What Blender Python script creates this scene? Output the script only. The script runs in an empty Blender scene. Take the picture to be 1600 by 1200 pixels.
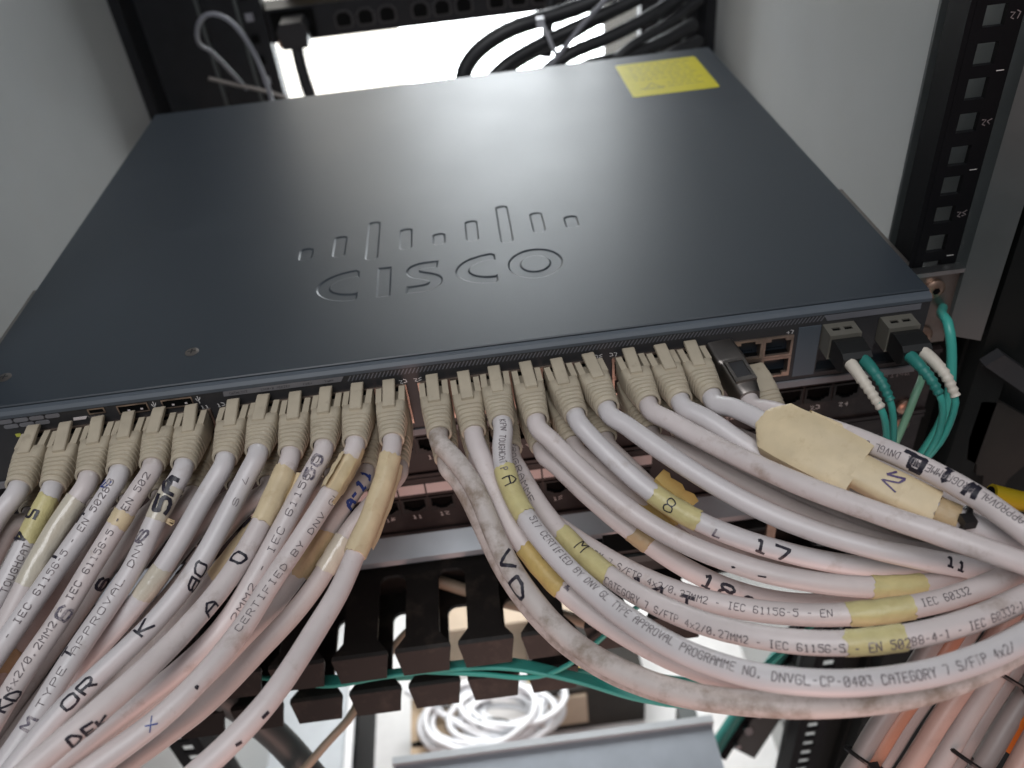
import bpy, bmesh, math, random
import numpy as np
from mathutils import Vector, Matrix

random.seed(7)
rng = np.random.default_rng(7)
scene = bpy.context.scene
COL = scene.collection
MM = 0.001                      # every length below is written in millimetres
# world: X along the switch front, Y towards the rear of the rack, Z up; origin = front left top corner of the switch

# ------------------------------------------------------------------ camera, world, lamps, exposure
cam_data = bpy.data.cameras.new("camera")
cam = bpy.data.objects.new("camera", cam_data)
COL.objects.link(cam)
PITCH, ROLL, YAW = 0.671985, -0.1170826, 0.0161369
CAM = np.array([245.968, -306.302, 219.396])
_F = np.array([math.sin(YAW) * math.cos(PITCH), math.cos(YAW) * math.cos(PITCH), -math.sin(PITCH)])
_R0 = np.array([math.cos(YAW), -math.sin(YAW), 0.0])
_U0 = np.cross(_R0, _F)
_R = math.cos(ROLL) * _R0 + math.sin(ROLL) * _U0
_U = -math.sin(ROLL) * _R0 + math.cos(ROLL) * _U0
_m = Matrix.Identity(4)
for i in range(3):
    _m[i][0], _m[i][1], _m[i][2], _m[i][3] = _R[i], _U[i], -_F[i], CAM[i] * MM
cam.matrix_world = _m
cam_data.sensor_width = 36.0
cam_data.lens = 29.25
cam_data.clip_start = 0.005
cam_data.clip_end = 50.0
cam_data.dof.use_dof = True
cam_data.dof.focus_distance = 0.345
cam_data.dof.aperture_fstop = 9.0
scene.camera = cam

world = bpy.data.worlds.new("World")
scene.world = world
world.use_nodes = True
world.node_tree.nodes["Background"].inputs[0].default_value = (0.80, 0.88, 1.0, 1)
world.node_tree.nodes["Background"].inputs[1].default_value = 0.06


def area_lamp(name, loc, target, size, power, color, size_y=None):
    d = bpy.data.lights.new(name, 'AREA')
    d.energy = power
    d.color = color
    d.shape = 'RECTANGLE'
    d.size = size * MM
    d.size_y = (size_y or size) * MM
    o = bpy.data.objects.new(name, d)
    COL.objects.link(o)
    o.location = Vector(loc) * MM
    o.rotation_euler = (Vector(target) - Vector(loc)).to_track_quat('-Z', 'Y').to_euler()
    return o


area_lamp("room_light", (60, -700, 1150), (200, 0, -20), 900, 11.5, (0.95, 0.97, 1.0))
area_lamp("warm_bounce_light", (300, -680, -330), (280, -40, -80), 420, 1.9, (1.0, 0.60, 0.51))
area_lamp("floor_fill_lamp", (240, 330, -330), (240, 300, -760), 380, 2.0, (1.0, 1.0, 1.0), 260)  # lamp added inside the rack to blow out the pale floor

scene.view_settings.view_transform = 'Standard'
scene.view_settings.look = 'None'
scene.view_settings.exposure = 0.2
scene.view_settings.gamma = 1.0
scene.view_settings.use_curve_mapping = False
scene.cycles.use_denoising = True
scene.cycles.max_bounces = 6
scene.cycles.caustics_reflective = False
scene.cycles.caustics_refractive = False


# ------------------------------------------------------------------ materials
def new_mat(name):
    m = bpy.data.materials.new(name)
    m.use_nodes = True
    return m, m.node_tree.nodes, m.node_tree.links


def mat(name, color, rough=0.5, metal=0.0, var=0.12, scale=60.0, bump=0.0, bump_scale=900.0, spec=0.5,
        dirt=None, dirt_amt=0.0, dirt_scale=70.0, dirt_lo=0.55, coat=0.0, rough_var=0.0):
    m, N, L = new_mat(name)
    b = N["Principled BSDF"]
    b.inputs["Roughness"].default_value = rough
    b.inputs["Metallic"].default_value = metal
    b.inputs["Specular IOR Level"].default_value = spec
    b.inputs["Coat Weight"].default_value = coat
    tc = N.new("ShaderNodeTexCoord")
    oi = N.new("ShaderNodeObjectInfo")
    geo = N.new("ShaderNodeNewGeometry")
    add = N.new("ShaderNodeVectorMath"); add.operation = 'ADD'
    L.new(geo.outputs["Position"], add.inputs[0])
    L.new(oi.outputs["Random"], add.inputs[1])
    n1 = N.new("ShaderNodeTexNoise")
    n1.inputs["Scale"].default_value = scale
    n1.inputs["Detail"].default_value = 5
    L.new(add.outputs[0], n1.inputs["Vector"])
    mr = N.new("ShaderNodeMapRange")
    mr.inputs[1].default_value = 0.25; mr.inputs[2].default_value = 0.75
    mr.inputs[3].default_value = 1 - var; mr.inputs[4].default_value = 1 + var
    L.new(n1.outputs["Fac"], mr.inputs[0])
    mul = N.new("ShaderNodeVectorMath"); mul.operation = 'SCALE'
    mul.inputs[0].default_value = color[:3]
    L.new(mr.outputs[0], mul.inputs["Scale"])
    out = mul.outputs[0]
    if dirt:
        n2 = N.new("ShaderNodeTexNoise")
        n2.inputs["Scale"].default_value = dirt_scale
        n2.inputs["Detail"].default_value = 9
        n2.inputs["Roughness"].default_value = 0.68
        L.new(add.outputs[0], n2.inputs["Vector"])
        m2 = N.new("ShaderNodeMapRange")
        m2.inputs[1].default_value = dirt_lo; m2.inputs[2].default_value = dirt_lo + 0.2
        m2.inputs[3].default_value = 0; m2.inputs[4].default_value = dirt_amt
        L.new(n2.outputs["Fac"], m2.inputs[0])
        mx = N.new("ShaderNodeMix"); mx.data_type = 'RGBA'
        L.new(m2.outputs[0], mx.inputs["Factor"])
        L.new(out, mx.inputs["A"])
        mx.inputs["B"].default_value = (*dirt, 1)
        out = mx.outputs["Result"]
    L.new(out, b.inputs["Base Color"])
    if rough_var:
        m3 = N.new("ShaderNodeMapRange")
        m3.inputs[3].default_value = rough - rough_var; m3.inputs[4].default_value = rough + rough_var
        L.new(n1.outputs["Fac"], m3.inputs[0])
        L.new(m3.outputs[0], b.inputs["Roughness"])
    if bump:
        n3 = N.new("ShaderNodeTexNoise")
        n3.inputs["Scale"].default_value = bump_scale
        n3.inputs["Detail"].default_value = 4
        L.new(geo.outputs["Position"], n3.inputs["Vector"])
        bp = N.new("ShaderNodeBump")
        bp.inputs["Strength"].default_value = bump
        bp.inputs["Distance"].default_value = 0.0006
        L.new(n3.outputs["Fac"], bp.inputs["Height"])
        L.new(bp.outputs[0], b.inputs["Normal"])
    return m


def emit_mat(name, color, strength):
    m, N, L = new_mat(name)
    N.remove(N["Principled BSDF"])
    e = N.new("ShaderNodeEmission")
    e.inputs[0].default_value = (*color, 1)
    e.inputs[1].default_value = strength
    L.new(e.outputs[0], N["Material Output"].inputs[0])
    return m


def perforated_mat(name, color, pitch, hole):
    """sheet steel punched with a fine grid of round holes, too fine to pick apart"""
    m, N, L = new_mat(name)
    b = N["Principled BSDF"]
    b.inputs["Base Color"].default_value = (*color, 1)
    b.inputs["Roughness"].default_value = 0.5
    geo = N.new("ShaderNodeNewGeometry")
    sc = N.new("ShaderNodeVectorMath"); sc.operation = 'SCALE'
    sc.inputs["Scale"].default_value = 1.0 / (pitch * MM)
    L.new(geo.outputs["Position"], sc.inputs[0])
    fr = N.new("ShaderNodeVectorMath"); fr.operation = 'FRACTION'
    L.new(sc.outputs[0], fr.inputs[0])
    sub = N.new("ShaderNodeVectorMath"); sub.operation = 'SUBTRACT'
    sub.inputs[1].default_value = (0.5, 0.5, 0.5)
    L.new(fr.outputs[0], sub.inputs[0])
    ml = N.new("ShaderNodeVectorMath"); ml.operation = 'MULTIPLY'
    ml.inputs[1].default_value = (1, 0, 1)
    L.new(sub.outputs[0], ml.inputs[0])
    ln = N.new("ShaderNodeVectorMath"); ln.operation = 'LENGTH'
    L.new(ml.outputs[0], ln.inputs[0])
    lt = N.new("ShaderNodeMath"); lt.operation = 'LESS_THAN'
    lt.inputs[1].default_value = hole
    L.new(ln.outputs["Value"], lt.inputs[0])
    tr = N.new("ShaderNodeBsdfTransparent")
    mx = N.new("ShaderNodeMixShader")
    L.new(lt.outputs[0], mx.inputs[0])
    L.new(b.outputs[0], mx.inputs[1])
    L.new(tr.outputs[0], mx.inputs[2])
    L.new(mx.outputs[0], N["Material Output"].inputs[0])
    return m


M = {}
M['cover'] = mat('painted_steel', (0.026, 0.033, 0.042), 0.42, var=0.05, scale=25, bump=0.04, bump_scale=2600, rough_var=0.03)
M['bezel'] = mat('bezel_plastic', (0.075, 0.088, 0.105), 0.5, var=0.06, bump=0.06)
M['front'] = mat('front_plastic', (0.030, 0.029, 0.031), 0.5, var=0.1, bump=0.05)
M['hatch'] = mat('hatch_print', (0.14, 0.14, 0.155), 0.55, var=0.1)
M['tagstrip'] = mat('tag_strip', (0.17, 0.165, 0.175), 0.5, var=0.08)
M['jack_metal'] = mat('jack_metal', (0.50, 0.38, 0.31), 0.4, 0.9, var=0.2, scale=200)
M['steel'] = mat('steel', (0.60, 0.60, 0.60), 0.32, 1.0, var=0.1, scale=120, dirt=(0.3, 0.2, 0.14), dirt_amt=0.35)
M['steel_dark'] = mat('dull_steel', (0.30, 0.27, 0.25), 0.42, 1.0, var=0.15, scale=120)
M['grey_bar'] = mat('brushed_zinc', (0.40, 0.43, 0.46), 0.35, 0.25, var=0.12, scale=40)
M['black'] = mat('black_plastic', (0.009, 0.009, 0.009), 0.48, var=0.2, bump=0.08)
M['cavity'] = mat('port_liner', (0.005, 0.005, 0.005), 0.8, var=0.1, spec=0.05)
M['panel'] = mat('patch_panel_paint', (0.018, 0.012, 0.012), 0.42, var=0.15, bump=0.06, dirt=(0.09, 0.07, 0.06), dirt_amt=0.3, dirt_lo=0.5)
M['manager'] = mat('cable_manager_plastic', (0.014, 0.012, 0.011), 0.5, var=0.2, spec=0.3, bump=0.1, dirt=(0.10, 0.075, 0.06), dirt_amt=0.35, dirt_lo=0.52)
M['rail'] = mat('black_powder_coat', (0.006, 0.006, 0.007), 0.6, var=0.15, bump=0.08, spec=0.12)
M['rear_black'] = mat('rear_black_steel', (0.010, 0.011, 0.013), 0.5, var=0.2, spec=0.3)
M['post'] = mat('grey_frame_paint', (0.062, 0.070, 0.070), 0.5, var=0.08, bump=0.05)
M['side'] = mat('side_panel_paint', (0.40, 0.41, 0.405), 0.62, var=0.04, scale=12, bump=0.03, dirt=(0.40, 0.38, 0.34), dirt_amt=0.25, dirt_scale=15)
M['white'] = mat('white_paint', (0.80, 0.80, 0.80), 0.5, var=0.04)
M['pale'] = mat('pale_grey_paint', (0.50, 0.53, 0.55), 0.5, var=0.06)
M['tray'] = mat('tray_metal', (0.42, 0.46, 0.51), 0.38, 0.35, var=0.06)
M['paper'] = mat('label_paper', (0.72, 0.64, 0.63), 0.6, var=0.05)
M['ink_white'] = mat('white_print', (0.80, 0.77, 0.75), 0.6, var=0.2, scale=900)
M['ink_dim'] = mat('dim_print', (0.26, 0.22, 0.22), 0.6, var=0.2, scale=900)
M['ink_dark'] = mat('dark_print', (0.035, 0.032, 0.038), 0.6, var=0.3, scale=900)
JK = (0.61, 0.54, 0.525)
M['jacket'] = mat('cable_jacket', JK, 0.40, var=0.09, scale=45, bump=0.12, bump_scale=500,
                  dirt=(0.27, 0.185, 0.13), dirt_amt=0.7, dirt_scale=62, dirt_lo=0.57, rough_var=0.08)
M['jacket_dirty'] = mat('stained_jacket', (0.54, 0.48, 0.45), 0.5, var=0.12, scale=60, bump=0.2, bump_scale=500,
                        dirt=(0.20, 0.145, 0.10), dirt_amt=0.8, dirt_scale=85, dirt_lo=0.47)
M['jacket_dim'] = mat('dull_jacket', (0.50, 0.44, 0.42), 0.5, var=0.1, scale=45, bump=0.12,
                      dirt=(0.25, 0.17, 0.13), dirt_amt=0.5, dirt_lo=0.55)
M['jacket_blue'] = mat('greyish_jacket', (0.60, 0.56, 0.56), 0.38, var=0.07, scale=45, bump=0.12, bump_scale=500,
                       dirt=(0.30, 0.22, 0.16), dirt_amt=0.6, dirt_scale=62, dirt_lo=0.59)
M['boot'] = mat('boot_rubber', (0.46, 0.395, 0.30), 0.55, var=0.1, scale=90, bump=0.1, bump_scale=700,
                dirt=(0.17, 0.125, 0.085), dirt_amt=0.55, dirt_scale=110, dirt_lo=0.58)
M['print'] = mat('jacket_print', (0.15, 0.125, 0.13), 0.6, var=0.5, scale=1500, dirt=JK, dirt_amt=0.9, dirt_scale=330, dirt_lo=0.53)
M['marker'] = mat('marker_ink', (0.014, 0.012, 0.022), 0.45, var=0.4, scale=700, dirt=(0.13, 0.10, 0.13), dirt_amt=0.7, dirt_scale=500, dirt_lo=0.55)
M['faded'] = mat('faded_marker_ink', (0.10, 0.085, 0.115), 0.6, var=0.6, scale=700, dirt=JK, dirt_amt=0.9, dirt_scale=450, dirt_lo=0.48)
M['blue'] = mat('blue_pen_ink', (0.02, 0.045, 0.22), 0.5, var=0.4, scale=700)
M['purple'] = mat('purple_pen_ink', (0.06, 0.03, 0.12), 0.5, var=0.3, scale=700)
M['cream'] = mat('masking_tape', (0.62, 0.50, 0.32), 0.5, var=0.1, scale=110, bump=0.18, bump_scale=260, dirt=(0.42, 0.30, 0.16), dirt_amt=0.5, dirt_scale=130)
M['yellow'] = mat('yellow_tape', (0.56, 0.49, 0.24), 0.42, var=0.12, scale=110, bump=0.6, bump_scale=420, dirt=(0.42, 0.31, 0.14), dirt_amt=0.4)
M['gold'] = mat('aged_tape', (0.50, 0.36, 0.13), 0.5, var=0.15, scale=110, bump=0.6, bump_scale=420)
M['tan'] = mat('brown_tape', (0.45, 0.33, 0.19), 0.5, var=0.15, scale=110, bump=0.6, bump_scale=420)
M['clear'] = mat('clear_tape', (0.57, 0.515, 0.42), 0.22, var=0.08, scale=110, bump=0.5, bump_scale=420, coat=0.4)
M['sticker'] = mat('yellow_sticker', (0.58, 0.50, 0.004), 0.45, var=0.06, scale=80)
M['sticker_ink'] = mat('sticker_print', (0.30, 0.26, 0.05), 0.45, var=0.25, scale=200)
M['teal'] = mat('teal_fibre_jacket', (0.055, 0.36, 0.30), 0.4, var=0.08)
M['teal_dark'] = mat('teal_boot', (0.02, 0.17, 0.145), 0.5, var=0.1)
M['teal_pale'] = mat('pale_green_fibre', (0.20, 0.40, 0.27), 0.4, var=0.08)
M['white_boot'] = mat('white_boot', (0.62, 0.56, 0.48), 0.5, var=0.08)
M['sfp_metal'] = mat('transceiver_metal', (0.30, 0.28, 0.235), 0.42, 0.65, var=0.12)
M['copper'] = mat('coppery_screw', (0.50, 0.33, 0.25), 0.35, 0.9, var=0.2, scale=200)
M['cord'] = mat('black_cord', (0.014, 0.014, 0.016), 0.45, var=0.1)
M['grey_cord'] = mat('grey_cord', (0.20, 0.20, 0.225), 0.45, var=0.1)
M['tie_white'] = mat('white_nylon', (0.45, 0.45, 0.48), 0.4, var=0.05)
M['tie_black'] = mat('black_nylon', (0.01, 0.01, 0.011), 0.4, var=0.05)
M['coil'] = mat('white_cable_jacket', (0.72, 0.73, 0.75), 0.4, var=0.05)
M['beige'] = mat('beige_cable_jacket', (0.42, 0.33, 0.24), 0.45, var=0.06)
M['card'] = mat('cardboard', (0.40, 0.30, 0.20), 0.7, var=0.15, scale=30)
M['pink'] = mat('pinkish_jacket', (0.50, 0.34, 0.29), 0.4, var=0.1, dirt=(0.3, 0.2, 0.16), dirt_amt=0.4)
M['rust'] = mat('orange_jacket', (0.44, 0.21, 0.14), 0.4, var=0.1)
M['dullgrey'] = mat('dull_grey_jacket', (0.34, 0.29, 0.275), 0.4, var=0.1)
M['orange'] = mat('orange_tag', (0.75, 0.20, 0.02), 0.5, var=0.06)
M['yellow_plastic'] = mat('yellow_plastic', (0.36, 0.25, 0.01), 0.4, var=0.06)
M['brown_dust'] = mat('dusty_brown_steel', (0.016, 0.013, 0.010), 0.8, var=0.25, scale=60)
M['dark_door'] = mat('dark_door_paint', (0.006, 0.007, 0.0065), 0.6, var=0.1, spec=0.2)
M['floor'] = mat('floor_paint', (0.78, 0.78, 0.77), 0.6, var=0.05)
M['window'] = emit_mat('bright_window', (0.92, 0.97, 1.0), 13.0)
M['wall_glow'] = emit_mat('glowing_wall_pane', (1.0, 0.97, 0.90), 3.0)  # made-up glow in place of a lit wall
M['perf'] = perforated_mat('perforated_steel', (0.55, 0.52, 0.45), 4.2, 0.44)
M['led_green'] = mat('yellow_led_lens', (0.55, 0.55, 0.08), 0.3, var=0.02)


# ------------------------------------------------------------------ mesh helpers
class MB:
    def __init__(self):
        self.v = []
        self.f = []

    def add(self, verts, faces):
        o = len(self.v)
        self.v.extend([tuple(float(c) for c in p) for p in verts])
        self.f.extend([tuple(i + o for i in f) for f in faces])
        return self

    def box(self, x0, x1, y0, y1, z0, z1):
        v = [(x, y, z) for x in (x0, x1) for y in (y0, y1) for z in (z0, z1)]
        return self.add(v, [(0, 1, 3, 2), (4, 6, 7, 5), (0, 4, 5, 1), (2, 3, 7, 6), (0, 2, 6, 4), (1, 5, 7, 3)])

    def prism(self, poly, axis, a0, a1):
        """poly: 2D points in the two other axes (in x,y,z order), extruded along axis"""
        def p3(p, a):
            if axis == 'x': return (a, p[0], p[1])
            if axis == 'y': return (p[0], a, p[1])
            return (p[0], p[1], a)
        n = len(poly)
        v = [p3(p, a0) for p in poly] + [p3(p, a1) for p in poly]
        f = [tuple(range(n))[::-1], tuple(range(n, 2 * n))]
        f += [(i, (i + 1) % n, n + (i + 1) % n, n + i) for i in range(n)]
        return self.add(v, f)

    def rings(self, rings, cap0=True, cap1=True):
        n = len(rings[0])
        v = [p for r in rings for p in r]
        f = []
        for k in range(len(rings) - 1):
            for i in range(n):
                j = (i + 1) % n
                f.append((k * n + i, k * n + j, (k + 1) * n + j, (k + 1) * n + i))
        if cap0: f.append(tuple(range(n))[::-1])
        if cap1: f.append(tuple(range((len(rings) - 1) * n, len(rings) * n)))
        return self.add(v, f)

    def tube(self, P, r, seg=12):
        P = np.asarray(P, float)
        T, n, b = frames(P)
        r = np.broadcast_to(np.asarray(r, float), (len(P),))
        a = np.linspace(0, 2 * math.pi, seg, endpoint=False)
        ca, sa = np.cos(a), np.sin(a)
        R = [P[i] + r[i] * (ca[:, None] * n[i] + sa[:, None] * b[i]) for i in range(len(P))]
        return self.rings(R)

    def disc(self, c, axis, r, h, seg=20, dome=0.0):
        """short cylinder from c along axis, optionally with a domed top"""
        ax = np.asarray(axis, float); ax /= np.linalg.norm(ax)
        u = np.cross(ax, (0.3, 0.9, 0.2)); u /= np.linalg.norm(u); w = np.cross(ax, u)
        a = np.linspace(0, 2 * math.pi, seg, endpoint=False)
        ring = lambda rr, hh: [np.asarray(c) + ax * hh + rr * (math.cos(t) * u + math.sin(t) * w) for t in a]
        rs = [ring(r, 0), ring(r, h)]
        if dome:
            rs += [ring(r * .8, h + dome * .6), ring(r * .4, h + dome)]
        return self.rings(rs)

    def plate(self, axis, a0, a1, u, v, holes):
        """flat sheet between a0 and a1 along axis, rectangle u=(u0,u1) v=(v0,v1) with rectangular holes"""
        us = sorted({u[0], u[1], *[h[0] for h in holes], *[h[1] for h in holes]})
        vs = sorted({v[0], v[1], *[h[2] for h in holes], *[h[3] for h in holes]})
        solid = [[not any(h[0] - 1e-6 <= us[i] and us[i + 1] <= h[1] + 1e-6 and h[2] - 1e-6 <= vs[j] and vs[j + 1] <= h[3] + 1e-6
                          for h in holes) for j in range(len(vs) - 1)] for i in range(len(us) - 1)]
        def p3(p, q, a):
            return {'x': (a, p, q), 'y': (p, a, q), 'z': (p, q, a)}[axis]
        for i in range(len(us) - 1):
            for j in range(len(vs) - 1):
                if not solid[i][j]: continue
                x0, x1, y0, y1 = us[i], us[i + 1], vs[j], vs[j + 1]
                for a in (a0, a1):
                    self.add([p3(x0, y0, a), p3(x1, y0, a), p3(x1, y1, a), p3(x0, y1, a)], [(0, 1, 2, 3)])
                def wall(p, q, r, s):
                    self.add([p3(p, q, a0), p3(r, s, a0), p3(r, s, a1), p3(p, q, a1)], [(0, 1, 2, 3)])
                if i == 0 or not solid[i - 1][j]: wall(x0, y0, x0, y1)
                if i == len(us) - 2 or not solid[i + 1][j]: wall(x1, y0, x1, y1)
                if j == 0 or not solid[i][j - 1]: wall(x0, y0, x1, y0)
                if j == len(vs) - 2 or not solid[i][j + 1]: wall(x0, y1, x1, y1)
        return self

    def mesh(self, name, m, smooth=None, origin=(0, 0, 0), weld=False):
        me = bpy.data.meshes.new(name)
        o = np.asarray(origin, float)
        me.from_pydata([tuple((np.asarray(p) - o) * MM) for p in self.v], [], self.f)
        if weld:
            bm = bmesh.new(); bm.from_mesh(me)
            bmesh.ops.remove_doubles(bm, verts=bm.verts, dist=0.00001)
            bmesh.ops.recalc_face_normals(bm, faces=bm.faces)
            bm.to_mesh(me); bm.free()
        me.materials.append(m)
        if smooth is not None:
            me.shade_smooth() if smooth >= 180 else shade_angle(me, smooth)
        return me

    def build(self, name, m, parent=None, smooth=None, weld=True):
        o = bpy.data.objects.new(name, None)
        bpy.data.objects.remove(o)
        org = (0, 0, 0)
        if parent is not None:
            org = world_of(parent)
        me = self.mesh(name, m, smooth, org, weld)
        return link(name, me, parent)


def shade_angle(me, deg):
    me.shade_smooth()
    bm = bmesh.new(); bm.from_mesh(me)
    lim = math.radians(deg)
    for e in bm.edges:
        if len(e.link_faces) == 2 and e.calc_face_angle(0) > lim:
            e.smooth = False
    bm.to_mesh(me); bm.free()


WORLD_OF = {}


def world_of(o):
    return WORLD_OF.get(o.name, np.zeros(3))


def link(name, me, parent=None, loc=None):
    """link a mesh; loc (mm, world) for shared meshes, else the mesh was already made relative to its parent"""
    o = bpy.data.objects.new(name, me)
    COL.objects.link(o)
    base = world_of(parent) if parent is not None else np.zeros(3)
    if parent is not None:
        o.parent = parent
    if loc is not None:
        o.location = Vector((np.asarray(loc, float) - base)) * MM
        WORLD_OF[o.name] = np.asarray(loc, float)
    else:
        WORLD_OF[o.name] = base
    return o


def thing(name, label, cat, loc=(0, 0, 0), group=None):
    o = bpy.data.objects.new(name, None)
    COL.objects.link(o)
    o.empty_display_size = 0.01
    o.location = Vector(loc) * MM
    o['label'] = label
    o['category'] = cat
    if group: o['group'] = group
    WORLD_OF[o.name] = np.asarray(loc, float)
    return o


def tag(o, label, cat, group=None):
    o['label'] = label; o['category'] = cat
    if group: o['group'] = group
    return o


def struct(o):
    o['kind'] = 'structure'
    return o


def cr(P, n):
    """smooth curve through the points"""
    P = np.asarray(P, float)
    d = np.r_[0, np.cumsum(np.sqrt(np.linalg.norm(np.diff(P, axis=0), axis=1)))]
    m = np.zeros_like(P)
    for i in range(len(P)):
        a = max(i - 1, 0); b = min(i + 1, len(P) - 1)
        m[i] = (P[b] - P[a]) / (d[b] - d[a])
    u = np.linspace(0, d[-1], n)
    i = np.minimum(np.searchsorted(d, u, side='right') - 1, len(P) - 2)
    h = (d[i + 1] - d[i])[:, None]
    s = ((u - d[i]) / h[:, 0])[:, None]
    return ((2 * s**3 - 3 * s**2 + 1) * P[i] + (s**3 - 2 * s * s + s) * h * m[i]
            + (-2 * s**3 + 3 * s * s) * P[i + 1] + (s**3 - s * s) * h * m[i + 1])


def resample(P, step):
    d = np.r_[0, np.cumsum(np.linalg.norm(np.diff(P, axis=0), axis=1))]
    n = max(4, int(d[-1] / step) + 1)
    u = np.linspace(0, d[-1], n)
    return np.stack([np.interp(u, d, P[:, i]) for i in range(3)], 1)


UPV = np.array([0, -.65, .76]); UPV /= np.linalg.norm(UPV)


def frames(P, ref=UPV):
    T = np.gradient(P, axis=0)
    T /= np.linalg.norm(T, axis=1)[:, None]
    n = ref - (T @ ref)[:, None] * T
    n /= np.linalg.norm(n, axis=1)[:, None] + 1e-9
    return T, n, np.cross(T, n)


def curve_tube(name, pts, r, m, parent=None, seg=10, step=6.0):
    P = resample(cr(pts, len(pts) * 8), step)
    return MB().tube(P, r, seg).build(name, m, parent, smooth=60, weld=False)


# ---- a plain single-stroke alphabet (points x,y on a 4 x 6 grid) for print and handwriting
FONT = {
    'A': '00 04 26 44 40,03 43', 'B': '00 06 36 45 44 33 03,33 42 41 30 00', 'C': '45 36 16 05 01 10 30 41', 'D': '00 06 26 44 42 20 00',
    'E': '46 06 00 40,03 33', 'F': '46 06 00,03 33', 'G': '45 36 16 05 01 10 30 41 43 23', 'H': '00 06,40 46,03 43', 'I': '16 36,26 20,10 30',
    'J': '46 41 30 10 01', 'K': '00 06,46 03 40', 'L': '06 00 40', 'M': '00 06 23 46 40', 'N': '00 06 40 46', 'O': '01 05 16 36 45 41 30 10 01',
    'P': '00 06 36 45 44 33 03', 'Q': '01 05 16 36 45 41 30 10 01,22 40', 'R': '00 06 36 45 44 33 03,23 40', 'S': '45 36 16 05 04 13 33 42 41 30 10 01',
    'T': '06 46,26 20', 'U': '06 01 10 30 41 46', 'V': '06 20 46', 'W': '06 10 24 30 46', 'X': '00 46,06 40', 'Y': '06 23 46,23 20', 'Z': '06 46 00 40',
    '0': '01 05 16 36 45 41 30 10 01,01 45', '1': '15 26 20,10 30', '2': '05 16 36 45 44 00 40', '3': '06 46 24 33 42 41 30 10 01',
    '4': '30 36 02 42', '5': '46 06 04 34 43 41 30 10 01', '6': '45 36 16 05 01 10 30 41 42 33 03', '7': '06 46 20', '8': '13 04 05 16 36 45 44 33 13 02 01 10 30 41 42 33',
    '9': '01 10 30 41 45 36 16 05 04 13 43', '-': '13 33', '/': '00 46', '.': '10 20 21 11 10', 'x': '00 44,04 40', '+': '13 33,24 22',
}


def strokes(text, height, advance, jitter=0.0):
    """list of polylines (u along the line, v up, centred on the line) in mm"""
    out = []
    sx = advance * 0.68 / 4.0; sy = height / 6.0
    for k, ch in enumerate(text):
        if ch not in FONT: continue
        j = rng.normal(0, jitter, 2) if jitter else (0, 0)
        for pl in FONT[ch].split(','):
            pts = [(k * advance + int(p[0]) * sx + j[0], (int(p[1]) - 3) * sy + j[1]) for p in pl.split()]
            if jitter:
                pts = [(a + rng.normal(0, jitter * .5), b + rng.normal(0, jitter * .5)) for a, b in pts]
            out.append(np.array(pts))
    return out


def ribbon(pl, w, step=0.5):
    d = np.r_[0, np.cumsum(np.linalg.norm(np.diff(pl, axis=0), axis=1))]
    if d[-1] < 1e-6: return None
    n = max(2, int(d[-1] / step) + 2)
    u = np.linspace(0, d[-1], n)
    q = np.stack([np.interp(u, d, pl[:, 0]), np.interp(u, d, pl[:, 1])], 1)
    t = np.gradient(q, axis=0); t /= np.linalg.norm(t, axis=1)[:, None] + 1e-9
    nn = np.stack([-t[:, 1], t[:, 0]], 1)
    ww = w * .5 * (0.85 + 0.3 * rng.random(n))[:, None]
    q[0] -= t[0] * w * .35; q[-1] += t[-1] * w * .35
    return q + nn * ww, q - nn * ww


def flat_text(mb, text, origin, ux, uy, height, width_per_char, stroke):
    o = np.asarray(origin, float); ux = np.asarray(ux, float); uy = np.asarray(uy, float)
    for pl in strokes(text, height, width_per_char):
        r = ribbon(pl, stroke, step=height)
        if r is None: continue
        a, b = r
        n = len(a)
        v = [o + ux * p[0] + uy * p[1] for p in a] + [o + ux * p[0] + uy * p[1] for p in b]
        mb.add(v, [(i, n + i, n + i + 1, i + 1) for i in range(n - 1)])


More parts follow.
